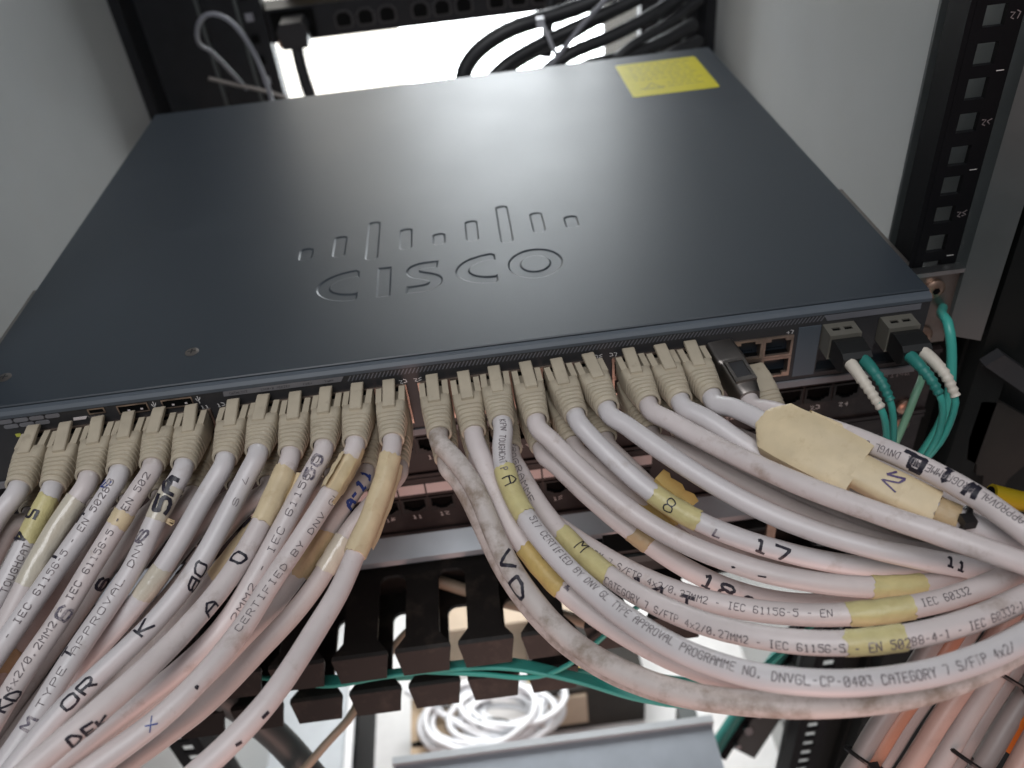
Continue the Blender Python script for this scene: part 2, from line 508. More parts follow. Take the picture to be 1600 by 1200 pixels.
PLUGS = {
    'u0': ((35.41, 0.0, -16.0), (36.4, -38.0, -16.24)),
    'u1': ((49.52, 0.0, -16.0), (49.9, -38.0, -18.8)),
    'u2': ((63.64, 0.0, -16.0), (66.3, -38.0, -16.0)),
    'u3': ((77.75, 0.0, -16.0), (79.8, -38.0, -14.88)),
    'u4': ((91.87, 0.0, -16.0), (94.3, -38.0, -13.92)),
    'u5': ((105.98, 0.0, -16.0), (107.0, -38.0, -15.76)),
    'u6': ((125.17, 0.0, -16.0), (124.9, -38.0, -15.28)),
    'u7': ((139.28, 0.0, -16.0), (139.3, -38.0, -13.68)),
    'u8': ((153.4, 0.0, -16.0), (152.6, -38.0, -16.88)),
    'u9': ((167.51, 0.0, -16.0), (167.0, -38.0, -15.28)),
    'u10': ((181.62, 0.0, -16.0), (180.5, -38.0, -15.68)),
    'u11': ((195.74, 0.0, -16.0), (196.3, -38.0, -17.04)),
    'u12': ((214.93, 0.0, -16.0), (216.9, -38.0, -16.96)),
    'u13': ((229.04, 0.0, -16.0), (231.6, -38.0, -18.72)),
    'u14': ((243.16, 0.0, -16.0), (244.0, -38.0, -14.96)),
    'u15': ((257.27, 0.0, -16.0), (259.1, -38.0, -16.24)),
    'u16': ((271.38, 0.0, -16.0), (276.1, -38.0, -16.24)),
    'u17': ((285.5, 0.0, -16.0), (289.9, -38.0, -14.64)),
    'u18': ((304.69, 0.0, -16.0), (307.8, -38.0, -14.96)),
    'u19': ((318.8, 0.0, -16.0), (321.5, -38.0, -15.36)),
    'u20': ((332.92, 0.0, -16.0), (335.2, -38.0, -15.12)),
    'u21': ((347.03, 0.0, -16.0), (351.5, -38.0, -19.2)),
    'l0': ((35.41, 0.0, -30.0), (34.91, -38.0, -32.0)),
    'l1': ((49.52, 0.0, -30.0), (49.02, -38.0, -32.0)),
    'l2': ((63.64, 0.0, -30.0), (63.14, -38.0, -32.0)),
    'l3': ((77.75, 0.0, -30.0), (77.25, -38.0, -32.0)),
    'l4': ((91.87, 0.0, -30.0), (91.37, -38.0, -32.0)),
    'l5': ((105.98, 0.0, -30.0), (105.48, -38.0, -32.0)),
    'l6': ((125.17, 0.0, -30.0), (125.17, -38.0, -32.0)),
    'l7': ((139.28, 0.0, -30.0), (139.28, -38.0, -32.0)),
    'l8': ((153.4, 0.0, -30.0), (153.4, -38.0, -32.0)),
    'l9': ((167.51, 0.0, -30.0), (167.51, -38.0, -32.0)),
    'l10': ((181.62, 0.0, -30.0), (181.62, -38.0, -32.0)),
    'l11': ((195.74, 0.0, -30.0), (195.74, -38.0, -32.0)),
    'l12': ((214.93, 0.0, -30.0), (217.93, -38.0, -32.0)),
    'l13': ((229.04, 0.0, -30.0), (232.04, -38.0, -32.0)),
    'l14': ((243.16, 0.0, -30.0), (246.16, -38.0, -32.0)),
    'l15': ((257.27, 0.0, -30.0), (260.27, -38.0, -32.0)),
    'l16': ((271.38, 0.0, -30.0), (274.38, -38.0, -32.0)),
    'l17': ((285.5, 0.0, -30.0), (288.5, -38.0, -32.0)),
    'l18': ((304.69, 0.0, -30.0), (308.69, -38.0, -32.0)),
    'l19': ((318.8, 0.0, -30.0), (322.8, -38.0, -32.0)),
    'l20': ((332.92, 0.0, -30.0), (336.92, -38.0, -32.0)),
    'l22': ((361.14, 0.0, -30.0), (366.14, -38.0, -34.0)),
}
PATHS = {
    'u21': [[351.0,-34.0,-18.9],[351.9,-42.0,-19.7],[356.2,-48.3,-17.0],[360.8,-54.7,-14.9],[365.5,-61.1,-13.2],[370.3,-67.4,-11.6],[375.1,-73.8,-10.3],[380.1,-80.1,-9.3],[385.2,-86.4,-8.8],[390.3,-92.8,-8.5],[395.1,-99.3,-8.3],[399.7,-106.0,-8.2],[404.0,-112.9,-8.1],[408.0,-119.9,-8.3],[411.7,-127.1,-8.9],[415.5,-134.2,-9.9],[419.2,-141.3,-11.0],[423.0,-148.4,-12.2],[429.5,-160.7,-14.2],[436.3,-172.5,-17.2],[443.4,-183.9,-21.3],[450.8,-194.5,-26.6],[458.4,-204.2,-33.2],[466.1,-212.8,-41.1],[473.8,-220.2,-50.2],[481.5,-226.0,-60.3],[488.9,-230.4,-71.4],[495.9,-233.3,-83.1],[502.6,-234.7,-95.4],[508.8,-234.8,-107.9],[514.5,-233.7,-120.6],[519.9,-231.6,-133.4]],
    'u18': [[307.5,-34.0,-15.1],[307.7,-42.1,-14.9],[312.8,-48.4,-15.0],[318.0,-54.6,-15.5],[323.2,-60.8,-15.9],[328.5,-67.0,-16.2],[333.9,-73.0,-16.4],[339.4,-79.0,-16.5],[344.9,-84.9,-16.3],[350.6,-90.7,-16.0],[356.4,-96.4,-15.6],[362.2,-102.0,-15.0],[368.1,-107.5,-14.5],[374.1,-113.0,-14.0],[380.2,-118.3,-13.8],[386.6,-123.3,-13.8],[393.1,-128.1,-14.3],[399.8,-132.6,-15.2],[406.7,-136.6,-16.5],[413.7,-140.4,-18.1],[420.5,-144.6,-19.4],[426.9,-149.6,-19.7],[438.3,-157.6,-21.1],[449.9,-165.1,-23.5],[461.4,-172.2,-26.9],[473.0,-178.7,-31.5],[484.3,-184.5,-37.4],[495.4,-189.4,-44.4],[506.0,-193.5,-52.5],[516.0,-196.6,-61.8],[525.3,-198.8,-72.0],[533.9,-199.9,-83.0],[541.6,-200.2,-94.7],[548.5,-199.5,-106.9],[554.6,-198.1,-119.4],[560.0,-196.0,-132.2]],
    'u20': [[335.0,-34.0,-15.2],[335.3,-42.3,-15.2],[340.4,-48.7,-13.0],[345.5,-55.4,-12.3],[350.4,-62.2,-12.2],[355.4,-69.0,-12.2],[360.7,-75.5,-12.3],[366.3,-81.8,-12.8],[372.1,-87.8,-13.6],[378.0,-93.8,-14.6],[384.0,-99.6,-15.8],[390.3,-105.0,-17.2],[396.9,-110.0,-19.0],[403.6,-114.8,-20.7],[410.4,-119.4,-22.4],[417.3,-124.0,-24.3],[424.2,-128.4,-26.2],[431.2,-132.7,-27.9],[438.3,-136.9,-29.6],[450.0,-144.0,-32.4],[461.8,-150.6,-36.2],[473.4,-156.8,-40.9],[484.9,-162.3,-46.7],[496.2,-167.2,-53.4],[507.0,-171.3,-61.2],[517.4,-174.7,-70.0],[527.2,-177.2,-79.7],[536.3,-178.9,-90.2],[544.7,-179.7,-101.3],[552.4,-179.7,-113.1],[559.2,-178.9,-125.3],[565.3,-177.4,-137.8],[570.6,-175.3,-150.6]],
    'u14': [[243.9,-34.0,-15.1],[244.3,-42.1,-14.7],[243.0,-49.9,-16.7],[242.7,-57.7,-18.9],[243.7,-65.5,-21.3],[245.6,-73.1,-23.6],[248.2,-80.5,-25.6],[251.2,-87.9,-27.3],[254.7,-95.1,-28.6],[258.6,-102.3,-29.5],[262.6,-109.3,-29.8],[266.9,-116.2,-29.7],[271.4,-123.0,-29.1],[276.0,-129.7,-28.2],[280.8,-136.2,-26.9],[285.7,-142.5,-25.5],[291.1,-148.5,-24.2],[296.9,-154.1,-23.1],[303.1,-159.2,-21.8],[309.5,-164.0,-20.3],[316.2,-168.3,-18.5],[323.4,-171.7,-16.9],[331.2,-174.0,-16.1],[339.2,-175.2,-15.9],[347.4,-175.6,-15.9],[355.5,-175.5,-15.9],[363.6,-174.9,-15.9],[371.7,-173.6,-16.1],[379.6,-171.8,-16.5],[387.5,-169.7,-17.0],[395.2,-167.2,-17.4],[402.9,-164.5,-17.6],[410.6,-161.7,-17.5],[418.2,-158.8,-17.4],[431.3,-153.9,-17.2],[444.4,-149.0,-18.1],[457.4,-144.2,-20.1],[470.2,-139.4,-23.2],[482.6,-134.7,-27.7],[494.6,-130.2,-33.4],[505.9,-125.8,-40.3],[516.6,-121.8,-48.4],[526.4,-118.0,-57.6],[535.4,-114.6,-67.8],[543.4,-111.4,-78.9],[550.5,-108.7,-90.6],[556.7,-106.2,-102.9],[562.0,-104.1,-115.7]],
    'u12': [[216.7,-34.0,-16.9],[216.6,-42.1,-16.9],[220.9,-48.8,-18.5],[225.2,-55.5,-20.6],[228.7,-62.3,-23.1],[231.5,-69.4,-26.0],[233.7,-76.7,-28.9],[235.7,-84.0,-31.8],[238.0,-91.3,-34.5],[240.7,-98.6,-36.9],[244.1,-105.7,-38.9],[247.9,-112.7,-40.4],[252.1,-119.6,-41.6],[256.8,-126.2,-42.2],[261.9,-132.5,-42.3],[267.5,-138.4,-42.0],[273.4,-143.9,-41.2],[279.7,-149.0,-40.4],[286.3,-153.7,-39.5],[293.2,-157.9,-38.5],[300.3,-161.7,-37.1],[307.5,-165.1,-35.4],[314.8,-168.0,-33.6],[322.5,-170.4,-32.1],[330.4,-172.0,-31.1],[338.4,-172.9,-30.7],[346.6,-173.4,-30.5],[354.7,-173.5,-30.2],[362.8,-173.1,-29.8],[370.9,-172.1,-29.6],[378.8,-170.5,-29.6],[386.7,-168.4,-29.5],[394.5,-166.0,-29.5],[402.1,-163.3,-29.3],[409.7,-160.3,-28.8],[417.1,-157.1,-28.1],[424.6,-153.9,-27.2],[437.4,-148.4,-25.8],[450.3,-142.9,-25.5],[463.1,-137.4,-26.4],[475.8,-132.0,-28.6],[488.3,-126.7,-32.1],[500.4,-121.6,-37.1],[511.9,-116.7,-43.4],[522.7,-112.2,-51.1],[532.6,-108.0,-60.0],[541.7,-104.3,-70.0],[549.8,-100.9,-80.9],[556.9,-98.0,-92.6],[563.1,-95.5,-104.9],[568.4,-93.4,-117.7]],
    'u13': [[231.3,-34.0,-18.4],[231.8,-42.2,-19.0],[233.8,-49.6,-21.8],[235.8,-56.8,-25.0],[237.9,-64.0,-28.2],[240.3,-71.2,-31.3],[243.0,-78.4,-34.2],[246.2,-85.4,-36.9],[249.9,-92.3,-39.4],[254.1,-99.0,-41.6],[258.8,-105.4,-43.6],[264.0,-111.5,-45.3],[269.5,-117.4,-46.6],[275.4,-123.0,-47.5],[281.5,-128.4,-48.0],[287.8,-133.6,-48.2],[294.2,-138.6,-48.1],[300.8,-143.5,-47.5],[307.5,-148.1,-46.6],[314.4,-152.4,-45.3],[321.4,-156.3,-43.7],[328.7,-159.6,-42.1],[336.4,-162.0,-40.8],[344.4,-163.4,-40.0],[352.5,-164.1,-39.4],[360.7,-164.3,-38.8],[368.8,-164.0,-38.1],[377.0,-163.1,-37.5],[385.0,-161.7,-37.0],[392.9,-159.8,-36.6],[400.8,-157.5,-36.1],[408.5,-154.9,-35.6],[416.2,-152.1,-35.0],[423.8,-149.2,-34.3],[431.5,-146.4,-33.6],[444.6,-141.5,-32.4],[457.7,-136.6,-32.3],[470.8,-131.7,-33.3],[483.7,-126.9,-35.6],[496.3,-122.1,-39.3],[508.5,-117.5,-44.4],[520.2,-113.1,-50.8],[531.1,-108.9,-58.5],[541.1,-105.1,-67.5],[550.2,-101.6,-77.5],[558.4,-98.4,-88.5],[565.5,-95.6,-100.2],[571.8,-93.1,-112.5],[577.1,-91.0,-125.2]],
    'l14': [[245.8,-34.0,-31.8],[246.4,-42.0,-32.5],[248.6,-49.5,-32.5],[251.1,-57.0,-34.0],[253.9,-64.4,-35.5],[257.0,-71.7,-36.9],[260.6,-78.8,-38.2],[264.5,-85.8,-39.1],[268.7,-92.7,-39.7],[273.3,-99.4,-39.8],[278.0,-105.9,-39.5],[282.9,-112.3,-38.8],[288.1,-118.4,-37.8],[293.4,-124.3,-36.5],[299.1,-129.9,-35.1],[305.0,-135.2,-33.6],[311.2,-140.1,-32.0],[317.8,-144.5,-30.4],[324.7,-148.4,-28.9],[331.9,-151.7,-27.4],[339.4,-154.3,-26.0],[347.1,-156.2,-24.7],[355.0,-157.3,-23.5],[363.0,-157.8,-22.6],[371.1,-157.6,-22.0],[379.1,-156.7,-21.8],[387.0,-155.2,-22.1],[394.8,-153.1,-22.8],[402.4,-150.6,-24.0],[409.9,-147.9,-25.3],[417.4,-145.2,-26.4],[425.1,-143.1,-25.4],[431.7,-142.7,-21.0],[444.6,-140.4,-16.1],[457.9,-138.0,-12.3],[471.4,-135.4,-9.8],[485.1,-132.7,-8.9],[498.8,-129.8,-9.6],[512.2,-126.9,-12.1],[525.2,-123.9,-16.6],[537.3,-120.9,-23.0],[548.3,-117.9,-31.0],[558.3,-115.1,-40.5],[566.9,-112.5,-51.1],[574.4,-110.0,-62.7],[580.7,-107.7,-75.0],[586.1,-105.6,-87.8]],
    'u19': [[321.2,-34.0,-15.4],[321.6,-42.2,-15.3],[327.4,-48.1,-16.0],[333.1,-54.0,-17.5],[338.5,-59.9,-19.7],[344.1,-65.7,-21.8],[350.1,-71.2,-23.6],[356.5,-76.3,-25.1],[363.2,-81.1,-26.5],[370.1,-85.5,-27.6],[377.1,-89.8,-28.7],[384.2,-94.0,-29.9],[391.3,-98.0,-31.5],[398.5,-101.8,-33.3],[405.7,-105.5,-35.2],[412.9,-109.2,-37.1],[420.1,-113.1,-38.9],[427.2,-117.1,-40.5],[434.2,-121.4,-42.0],[441.1,-125.8,-43.5],[447.9,-130.3,-45.2],[459.4,-137.8,-47.9],[471.0,-144.8,-51.5],[482.5,-151.4,-56.1],[493.8,-157.3,-61.8],[504.9,-162.5,-68.5],[515.7,-167.0,-76.2],[526.0,-170.6,-85.0],[535.8,-173.4,-94.6],[544.8,-175.2,-105.1],[553.2,-176.2,-116.3],[560.8,-176.3,-128.1],[567.6,-175.6,-140.3],[573.7,-174.1,-152.8],[579.0,-172.0,-165.6]],
    'u17': [[289.4,-34.0,-14.8],[290.0,-42.0,-14.5],[295.2,-47.9,-15.6],[300.3,-53.8,-17.4],[305.5,-59.6,-19.2],[310.9,-65.2,-21.1],[316.5,-70.7,-22.9],[322.2,-75.9,-24.7],[328.2,-81.0,-26.5],[334.3,-85.8,-28.3],[340.6,-90.4,-30.0],[347.1,-94.8,-31.6],[353.8,-98.9,-33.1],[360.6,-103.0,-34.3],[367.6,-106.7,-35.4],[374.7,-110.3,-36.2],[381.9,-113.6,-37.0],[389.4,-116.5,-37.8],[396.9,-118.8,-39.0],[404.6,-120.3,-40.6],[412.2,-121.2,-42.9],[419.8,-121.5,-45.5],[427.4,-121.7,-48.0],[435.1,-122.3,-50.1],[442.8,-123.6,-51.3],[450.6,-125.6,-51.7],[464.2,-128.5,-53.1],[477.8,-131.1,-55.5],[491.1,-133.4,-58.9],[504.3,-135.4,-63.4],[517.0,-136.9,-69.1],[529.2,-138.1,-75.8],[540.8,-138.7,-83.7],[551.6,-139.0,-92.6],[561.5,-138.7,-102.4],[570.6,-138.1,-113.1],[578.7,-137.0,-124.4],[585.8,-135.5,-136.4],[592.1,-133.7,-148.8],[597.4,-131.6,-161.5]],
    'l13': [[231.7,-34.0,-31.8],[232.1,-42.1,-32.5],[237.6,-47.0,-34.5],[243.0,-51.8,-38.4],[248.3,-57.1,-41.5],[253.6,-63.0,-43.5],[258.9,-69.1,-44.9],[264.3,-75.1,-46.0],[269.9,-81.0,-46.9],[275.7,-86.8,-47.6],[281.6,-92.4,-48.1],[287.6,-97.9,-48.3],[293.8,-103.3,-48.2],[300.1,-108.4,-47.9],[306.7,-113.3,-47.3],[313.4,-117.8,-46.5],[320.4,-121.9,-45.6],[327.7,-125.6,-44.6],[335.1,-128.8,-43.4],[342.7,-131.6,-42.2],[350.4,-133.9,-41.0],[358.3,-135.6,-39.8],[366.3,-136.9,-38.7],[374.4,-137.5,-37.7],[382.5,-137.6,-36.8],[390.7,-137.2,-36.1],[398.8,-136.1,-35.5],[406.8,-134.6,-35.2],[414.7,-132.7,-35.0],[422.6,-130.6,-34.9],[430.5,-128.5,-34.4],[438.4,-126.8,-33.0],[446.2,-125.3,-31.0],[459.6,-122.6,-28.1],[473.2,-119.7,-26.3],[486.9,-116.7,-25.7],[500.5,-113.7,-26.6],[514.0,-110.5,-28.9],[527.0,-107.4,-32.9],[539.5,-104.2,-38.5],[551.1,-101.1,-45.6],[561.8,-98.1,-54.1],[571.4,-95.3,-63.9],[579.9,-92.6,-74.7],[587.3,-90.1,-86.3],[593.6,-87.8,-98.6],[598.9,-85.7,-111.4]],
    'u15': [[258.9,-34.0,-16.2],[259.0,-42.2,-16.2],[263.7,-48.5,-18.4],[268.3,-54.7,-21.0],[273.1,-60.8,-23.7],[278.0,-66.9,-26.3],[283.1,-72.7,-28.9],[288.4,-78.4,-31.4],[294.1,-83.7,-33.8],[300.2,-88.8,-36.1],[306.6,-93.4,-38.1],[313.3,-97.7,-39.9],[320.4,-101.6,-41.5],[327.6,-105.2,-42.9],[335.0,-108.5,-44.2],[342.5,-111.5,-45.2],[350.2,-114.1,-46.0],[358.1,-116.5,-46.7],[366.0,-118.4,-47.3],[374.0,-119.9,-47.9],[382.1,-120.7,-48.5],[390.3,-120.9,-49.3],[398.4,-120.5,-50.2],[406.5,-119.5,-51.2],[414.5,-118.1,-52.2],[422.5,-116.5,-53.0],[430.5,-115.3,-52.6],[438.0,-115.3,-49.5],[443.3,-117.2,-43.6],[454.7,-118.9,-35.6],[466.7,-120.4,-28.6],[479.3,-121.8,-22.7],[492.6,-122.8,-18.5],[506.4,-123.6,-16.2],[520.4,-123.9,-16.1],[534.2,-123.8,-18.7],[547.2,-123.2,-23.8],[559.0,-122.2,-31.2],[569.4,-120.8,-40.5],[578.4,-119.1,-51.1],[586.0,-117.3,-62.7],[592.3,-115.2,-75.0],[597.7,-113.1,-87.8]],
    'u16': [[275.6,-34.0,-16.2],[276.4,-42.1,-16.1],[280.4,-48.5,-19.1],[284.9,-54.5,-22.2],[289.6,-60.3,-25.3],[294.5,-66.0,-28.3],[299.8,-71.4,-31.3],[305.6,-76.4,-34.2],[311.7,-80.9,-36.9],[318.2,-85.0,-39.4],[325.1,-88.7,-41.7],[332.2,-92.0,-43.8],[339.5,-94.9,-45.8],[347.0,-97.6,-47.5],[354.5,-100.1,-49.2],[362.2,-102.4,-50.7],[369.9,-104.5,-52.0],[377.7,-106.4,-53.2],[385.6,-107.8,-54.3],[393.6,-108.9,-55.2],[401.6,-109.5,-56.1],[409.7,-109.7,-56.9],[417.8,-109.6,-57.5],[425.9,-109.3,-57.7],[434.0,-109.4,-56.9],[441.5,-110.5,-54.3],[448.2,-112.5,-50.1],[460.6,-115.2,-44.2],[473.5,-117.7,-39.3],[486.8,-120.1,-35.7],[500.5,-122.1,-33.6],[514.4,-123.7,-33.4],[528.2,-124.9,-35.2],[541.6,-125.6,-39.2],[554.2,-125.8,-45.2],[565.7,-125.4,-53.2],[575.9,-124.5,-62.8],[584.8,-123.2,-73.5],[592.4,-121.6,-85.2],[598.7,-119.7,-97.5],[604.0,-117.6,-110.3]],
    'l18': [[308.3,-34.0,-31.8],[309.1,-42.1,-32.4],[315.3,-46.8,-32.2],[321.7,-51.8,-33.7],[328.0,-56.8,-35.6],[334.3,-61.7,-37.7],[340.6,-66.5,-40.1],[347.1,-71.2,-42.4],[353.7,-75.6,-44.7],[360.5,-79.8,-46.9],[367.5,-83.6,-48.9],[374.7,-87.2,-50.8],[382.0,-90.5,-52.7],[389.5,-93.4,-54.6],[397.2,-96.0,-56.5],[404.9,-98.3,-58.4],[412.7,-100.3,-60.3],[420.5,-102.1,-62.1],[428.4,-104.0,-63.4],[436.2,-106.7,-63.6],[443.3,-110.5,-61.9],[449.2,-115.3,-58.6],[460.3,-122.7,-54.3],[471.9,-129.8,-51.1],[483.9,-136.8,-49.2],[496.3,-143.3,-48.7],[508.9,-149.3,-50.0],[521.4,-154.5,-53.3],[533.7,-158.9,-58.5],[545.3,-162.1,-65.6],[556.0,-164.3,-74.4],[565.6,-165.3,-84.5],[574.0,-165.4,-95.7],[581.3,-164.6,-107.6],[587.5,-163.1,-120.1],[592.9,-161.0,-132.8]],
    'l15': [[260.0,-34.0,-31.8],[260.6,-42.1,-32.4],[265.3,-48.2,-33.8],[270.2,-54.2,-36.6],[275.1,-60.0,-39.6],[280.3,-65.6,-42.7],[285.6,-70.9,-46.0],[291.2,-75.9,-49.3],[297.0,-80.7,-52.6],[303.1,-85.2,-55.9],[309.4,-89.3,-59.1],[316.1,-93.1,-62.0],[323.1,-96.6,-64.7],[330.3,-99.7,-66.9],[337.9,-102.5,-68.6],[345.6,-104.9,-69.7],[353.6,-107.0,-70.3],[361.6,-108.7,-70.3],[369.7,-109.9,-69.9],[377.9,-110.7,-69.4],[386.1,-111.0,-68.9],[394.3,-110.7,-68.6],[402.5,-109.8,-68.8],[410.6,-108.5,-69.4],[418.6,-106.8,-70.3],[426.6,-105.1,-71.0],[434.7,-103.8,-70.7],[442.4,-103.8,-68.0],[448.5,-105.4,-62.8],[453.0,-108.0,-56.4],[462.1,-111.6,-46.4],[472.0,-115.2,-37.2],[482.8,-118.6,-29.0],[494.6,-121.9,-22.2],[507.4,-124.9,-17.4],[521.0,-127.4,-15.2],[534.9,-129.2,-16.2],[548.2,-130.2,-20.5],[560.2,-130.3,-27.6],[570.7,-129.7,-36.9],[579.6,-128.6,-47.7],[587.0,-127.0,-59.4],[593.3,-125.1,-71.7],[598.7,-123.0,-84.5]],
    'l17': [[288.2,-34.0,-31.8],[288.7,-42.0,-32.3],[293.2,-47.7,-35.4],[298.0,-53.0,-39.1],[302.8,-58.2,-42.9],[307.8,-63.2,-46.6],[313.0,-68.0,-50.3],[318.6,-72.5,-53.9],[324.4,-76.6,-57.5],[330.6,-80.5,-60.8],[337.1,-83.9,-63.9],[344.0,-87.0,-66.7],[351.2,-89.6,-69.0],[358.6,-92.0,-70.9],[366.2,-94.0,-72.4],[373.9,-95.7,-73.5],[381.8,-97.0,-74.3],[389.7,-98.1,-75.0],[397.6,-98.9,-75.5],[405.6,-99.3,-76.0],[413.6,-99.5,-76.5],[421.6,-99.3,-76.9],[429.6,-99.1,-77.1],[437.5,-99.3,-76.4],[445.2,-100.1,-74.3],[452.3,-101.6,-71.0],[459.2,-103.3,-67.2],[471.4,-106.1,-61.0],[484.2,-108.7,-55.8],[497.4,-111.1,-51.9],[511.0,-113.3,-49.6],[524.9,-115.0,-49.1],[538.8,-116.3,-50.7],[552.2,-117.1,-54.5],[564.9,-117.3,-60.4],[576.4,-117.0,-68.4],[586.7,-116.1,-77.9],[595.5,-114.9,-88.6],[603.1,-113.3,-100.3],[609.5,-111.3,-112.6],[614.8,-109.2,-125.4]],
    'l12': [[217.6,-34.0,-31.8],[218.1,-42.1,-32.3],[222.3,-48.7,-34.4],[225.7,-55.3,-37.7],[228.4,-61.8,-41.6],[230.8,-68.4,-45.7],[233.3,-75.0,-49.7],[236.1,-81.6,-53.6],[239.5,-88.1,-57.1],[243.4,-94.5,-60.3],[247.6,-100.8,-63.0],[252.3,-107.1,-65.1],[257.4,-113.3,-66.7],[263.0,-119.1,-67.7],[269.0,-124.5,-68.3],[275.3,-129.6,-68.4],[282.0,-134.2,-68.1],[288.9,-138.4,-67.5],[296.1,-142.2,-66.7],[303.4,-145.6,-65.5],[310.7,-148.7,-64.1],[318.1,-151.6,-62.4],[325.6,-154.2,-60.6],[333.2,-156.4,-58.9],[341.1,-158.0,-57.8],[349.1,-158.8,-57.0],[357.2,-159.2,-56.2],[365.3,-159.3,-55.3],[373.3,-159.0,-54.2],[381.4,-158.3,-53.4],[389.4,-157.0,-52.8],[397.3,-155.3,-52.4],[405.1,-153.2,-52.1],[412.9,-150.8,-51.7],[420.5,-148.1,-51.2],[428.1,-145.3,-50.6],[435.7,-142.4,-49.8],[443.2,-139.6,-48.9],[456.2,-134.7,-47.4],[469.3,-129.7,-47.0],[482.4,-124.8,-47.8],[495.3,-119.9,-49.9],[508.0,-115.0,-53.4],[520.3,-110.4,-58.3],[531.9,-105.9,-64.6],[542.9,-101.7,-72.2],[553.0,-97.8,-81.1],[562.1,-94.2,-91.1],[570.3,-91.0,-102.0],[577.5,-88.2,-113.7],[583.7,-85.7,-126.0],[589.0,-83.6,-138.8]],
    'l22': [[365.6,-34.1,-33.6],[366.4,-42.1,-34.7],[372.6,-46.8,-32.9],[379.0,-52.2,-32.6],[385.3,-57.6,-32.8],[391.5,-63.0,-33.6],[397.7,-68.4,-34.9],[403.9,-73.7,-36.7],[410.2,-78.6,-38.9],[416.6,-83.1,-41.5],[423.2,-87.0,-44.7],[430.0,-89.9,-48.6],[436.8,-92.0,-52.8],[443.6,-93.3,-57.5],[450.3,-94.3,-62.2],[457.1,-95.6,-66.8],[464.0,-97.4,-71.1],[475.5,-100.0,-78.6],[486.8,-102.3,-86.6],[497.7,-104.2,-95.2],[508.2,-105.8,-104.3],[518.3,-107.0,-113.9],[528.0,-107.9,-123.9],[537.2,-108.3,-134.5],[545.9,-108.4,-145.5],[554.1,-108.0,-156.8],[561.7,-107.3,-168.6],[568.7,-106.3,-180.6],[575.2,-104.8,-192.9],[581.1,-103.0,-205.5],[586.4,-100.9,-218.3]],
    'l16': [[274.1,-34.0,-31.8],[274.6,-42.1,-32.4],[279.8,-47.6,-34.8],[285.0,-52.5,-38.4],[290.4,-56.7,-42.7],[296.0,-60.1,-47.5],[301.7,-63.2,-52.3],[307.7,-66.4,-56.6],[314.0,-69.7,-60.5],[320.6,-72.8,-64.1],[327.4,-75.7,-67.2],[334.5,-78.4,-70.0],[341.8,-80.9,-72.5],[349.3,-83.3,-74.6],[356.8,-85.5,-76.4],[364.5,-87.5,-78.0],[372.2,-89.4,-79.3],[380.1,-90.9,-80.5],[388.0,-92.2,-81.4],[396.0,-93.2,-82.2],[404.1,-93.8,-82.8],[412.1,-94.1,-83.2],[420.2,-94.1,-83.5],[428.3,-94.0,-83.4],[436.4,-93.9,-82.8],[444.4,-93.9,-81.7],[452.4,-93.8,-80.4],[460.3,-93.7,-78.9],[468.2,-93.6,-77.3],[481.9,-93.4,-74.6],[495.8,-93.1,-73.0],[509.8,-92.5,-72.7],[523.8,-91.8,-73.7],[537.5,-90.9,-76.2],[550.8,-89.7,-80.4],[563.5,-88.3,-86.1],[575.4,-86.7,-93.3],[586.3,-85.0,-102.0],[596.0,-83.1,-111.9],[604.6,-81.1,-122.8],[612.0,-79.0,-134.4],[618.4,-76.9,-146.7],[623.7,-74.8,-159.5]],
    'l19': [[322.4,-34.0,-31.8],[323.3,-42.1,-32.4],[329.0,-46.8,-33.2],[335.2,-51.6,-35.7],[341.4,-56.2,-38.5],[347.6,-60.7,-41.4],[353.9,-65.0,-44.3],[360.3,-69.2,-47.2],[366.9,-73.2,-50.0],[373.6,-76.9,-52.8],[380.5,-80.3,-55.7],[387.6,-83.1,-58.7],[394.8,-85.1,-62.1],[402.0,-86.4,-65.7],[409.2,-86.9,-69.7],[416.3,-86.9,-73.8],[423.4,-86.6,-77.9],[430.6,-86.4,-81.7],[438.2,-86.8,-84.8],[446.0,-88.1,-86.8],[453.9,-90.4,-87.4],[461.5,-93.4,-86.7],[468.6,-97.0,-85.1],[481.2,-102.7,-83.1],[494.1,-108.1,-82.2],[507.2,-113.2,-82.6],[520.3,-117.8,-84.3],[533.3,-121.9,-87.5],[546.0,-125.3,-92.2],[558.1,-128.1,-98.6],[569.6,-130.0,-106.4],[580.1,-131.1,-115.6],[589.6,-131.5,-125.9],[598.0,-131.1,-137.1],[605.3,-130.0,-149.0],[611.5,-128.4,-161.4],[616.9,-126.3,-174.2]],
    'l20': [[336.5,-34.0,-31.8],[337.4,-42.1,-32.4],[343.4,-46.6,-31.4],[350.0,-51.6,-32.6],[356.5,-56.6,-34.2],[362.9,-61.6,-36.3],[369.3,-66.4,-38.5],[375.8,-71.1,-40.9],[382.4,-75.6,-43.5],[389.2,-79.6,-46.2],[396.2,-83.1,-49.2],[403.3,-85.7,-52.7],[410.5,-87.3,-56.7],[417.5,-87.8,-61.2],[424.3,-87.3,-66.1],[430.9,-86.4,-71.1],[437.5,-85.2,-76.2],[444.1,-84.2,-81.2],[451.1,-83.8,-85.7],[458.5,-85.0,-89.2],[466.0,-88.4,-90.8],[473.0,-92.9,-91.1],[485.2,-99.6,-92.7],[497.5,-105.8,-95.3],[509.7,-111.6,-98.9],[521.7,-116.9,-103.7],[533.6,-121.5,-109.6],[545.0,-125.4,-116.6],[555.9,-128.6,-124.8],[566.2,-130.9,-134.0],[575.8,-132.4,-144.1],[584.5,-133.1,-155.1],[592.3,-133.0,-166.7],[599.3,-132.1,-178.8],[605.4,-130.6,-191.3],[610.8,-128.5,-204.0]],
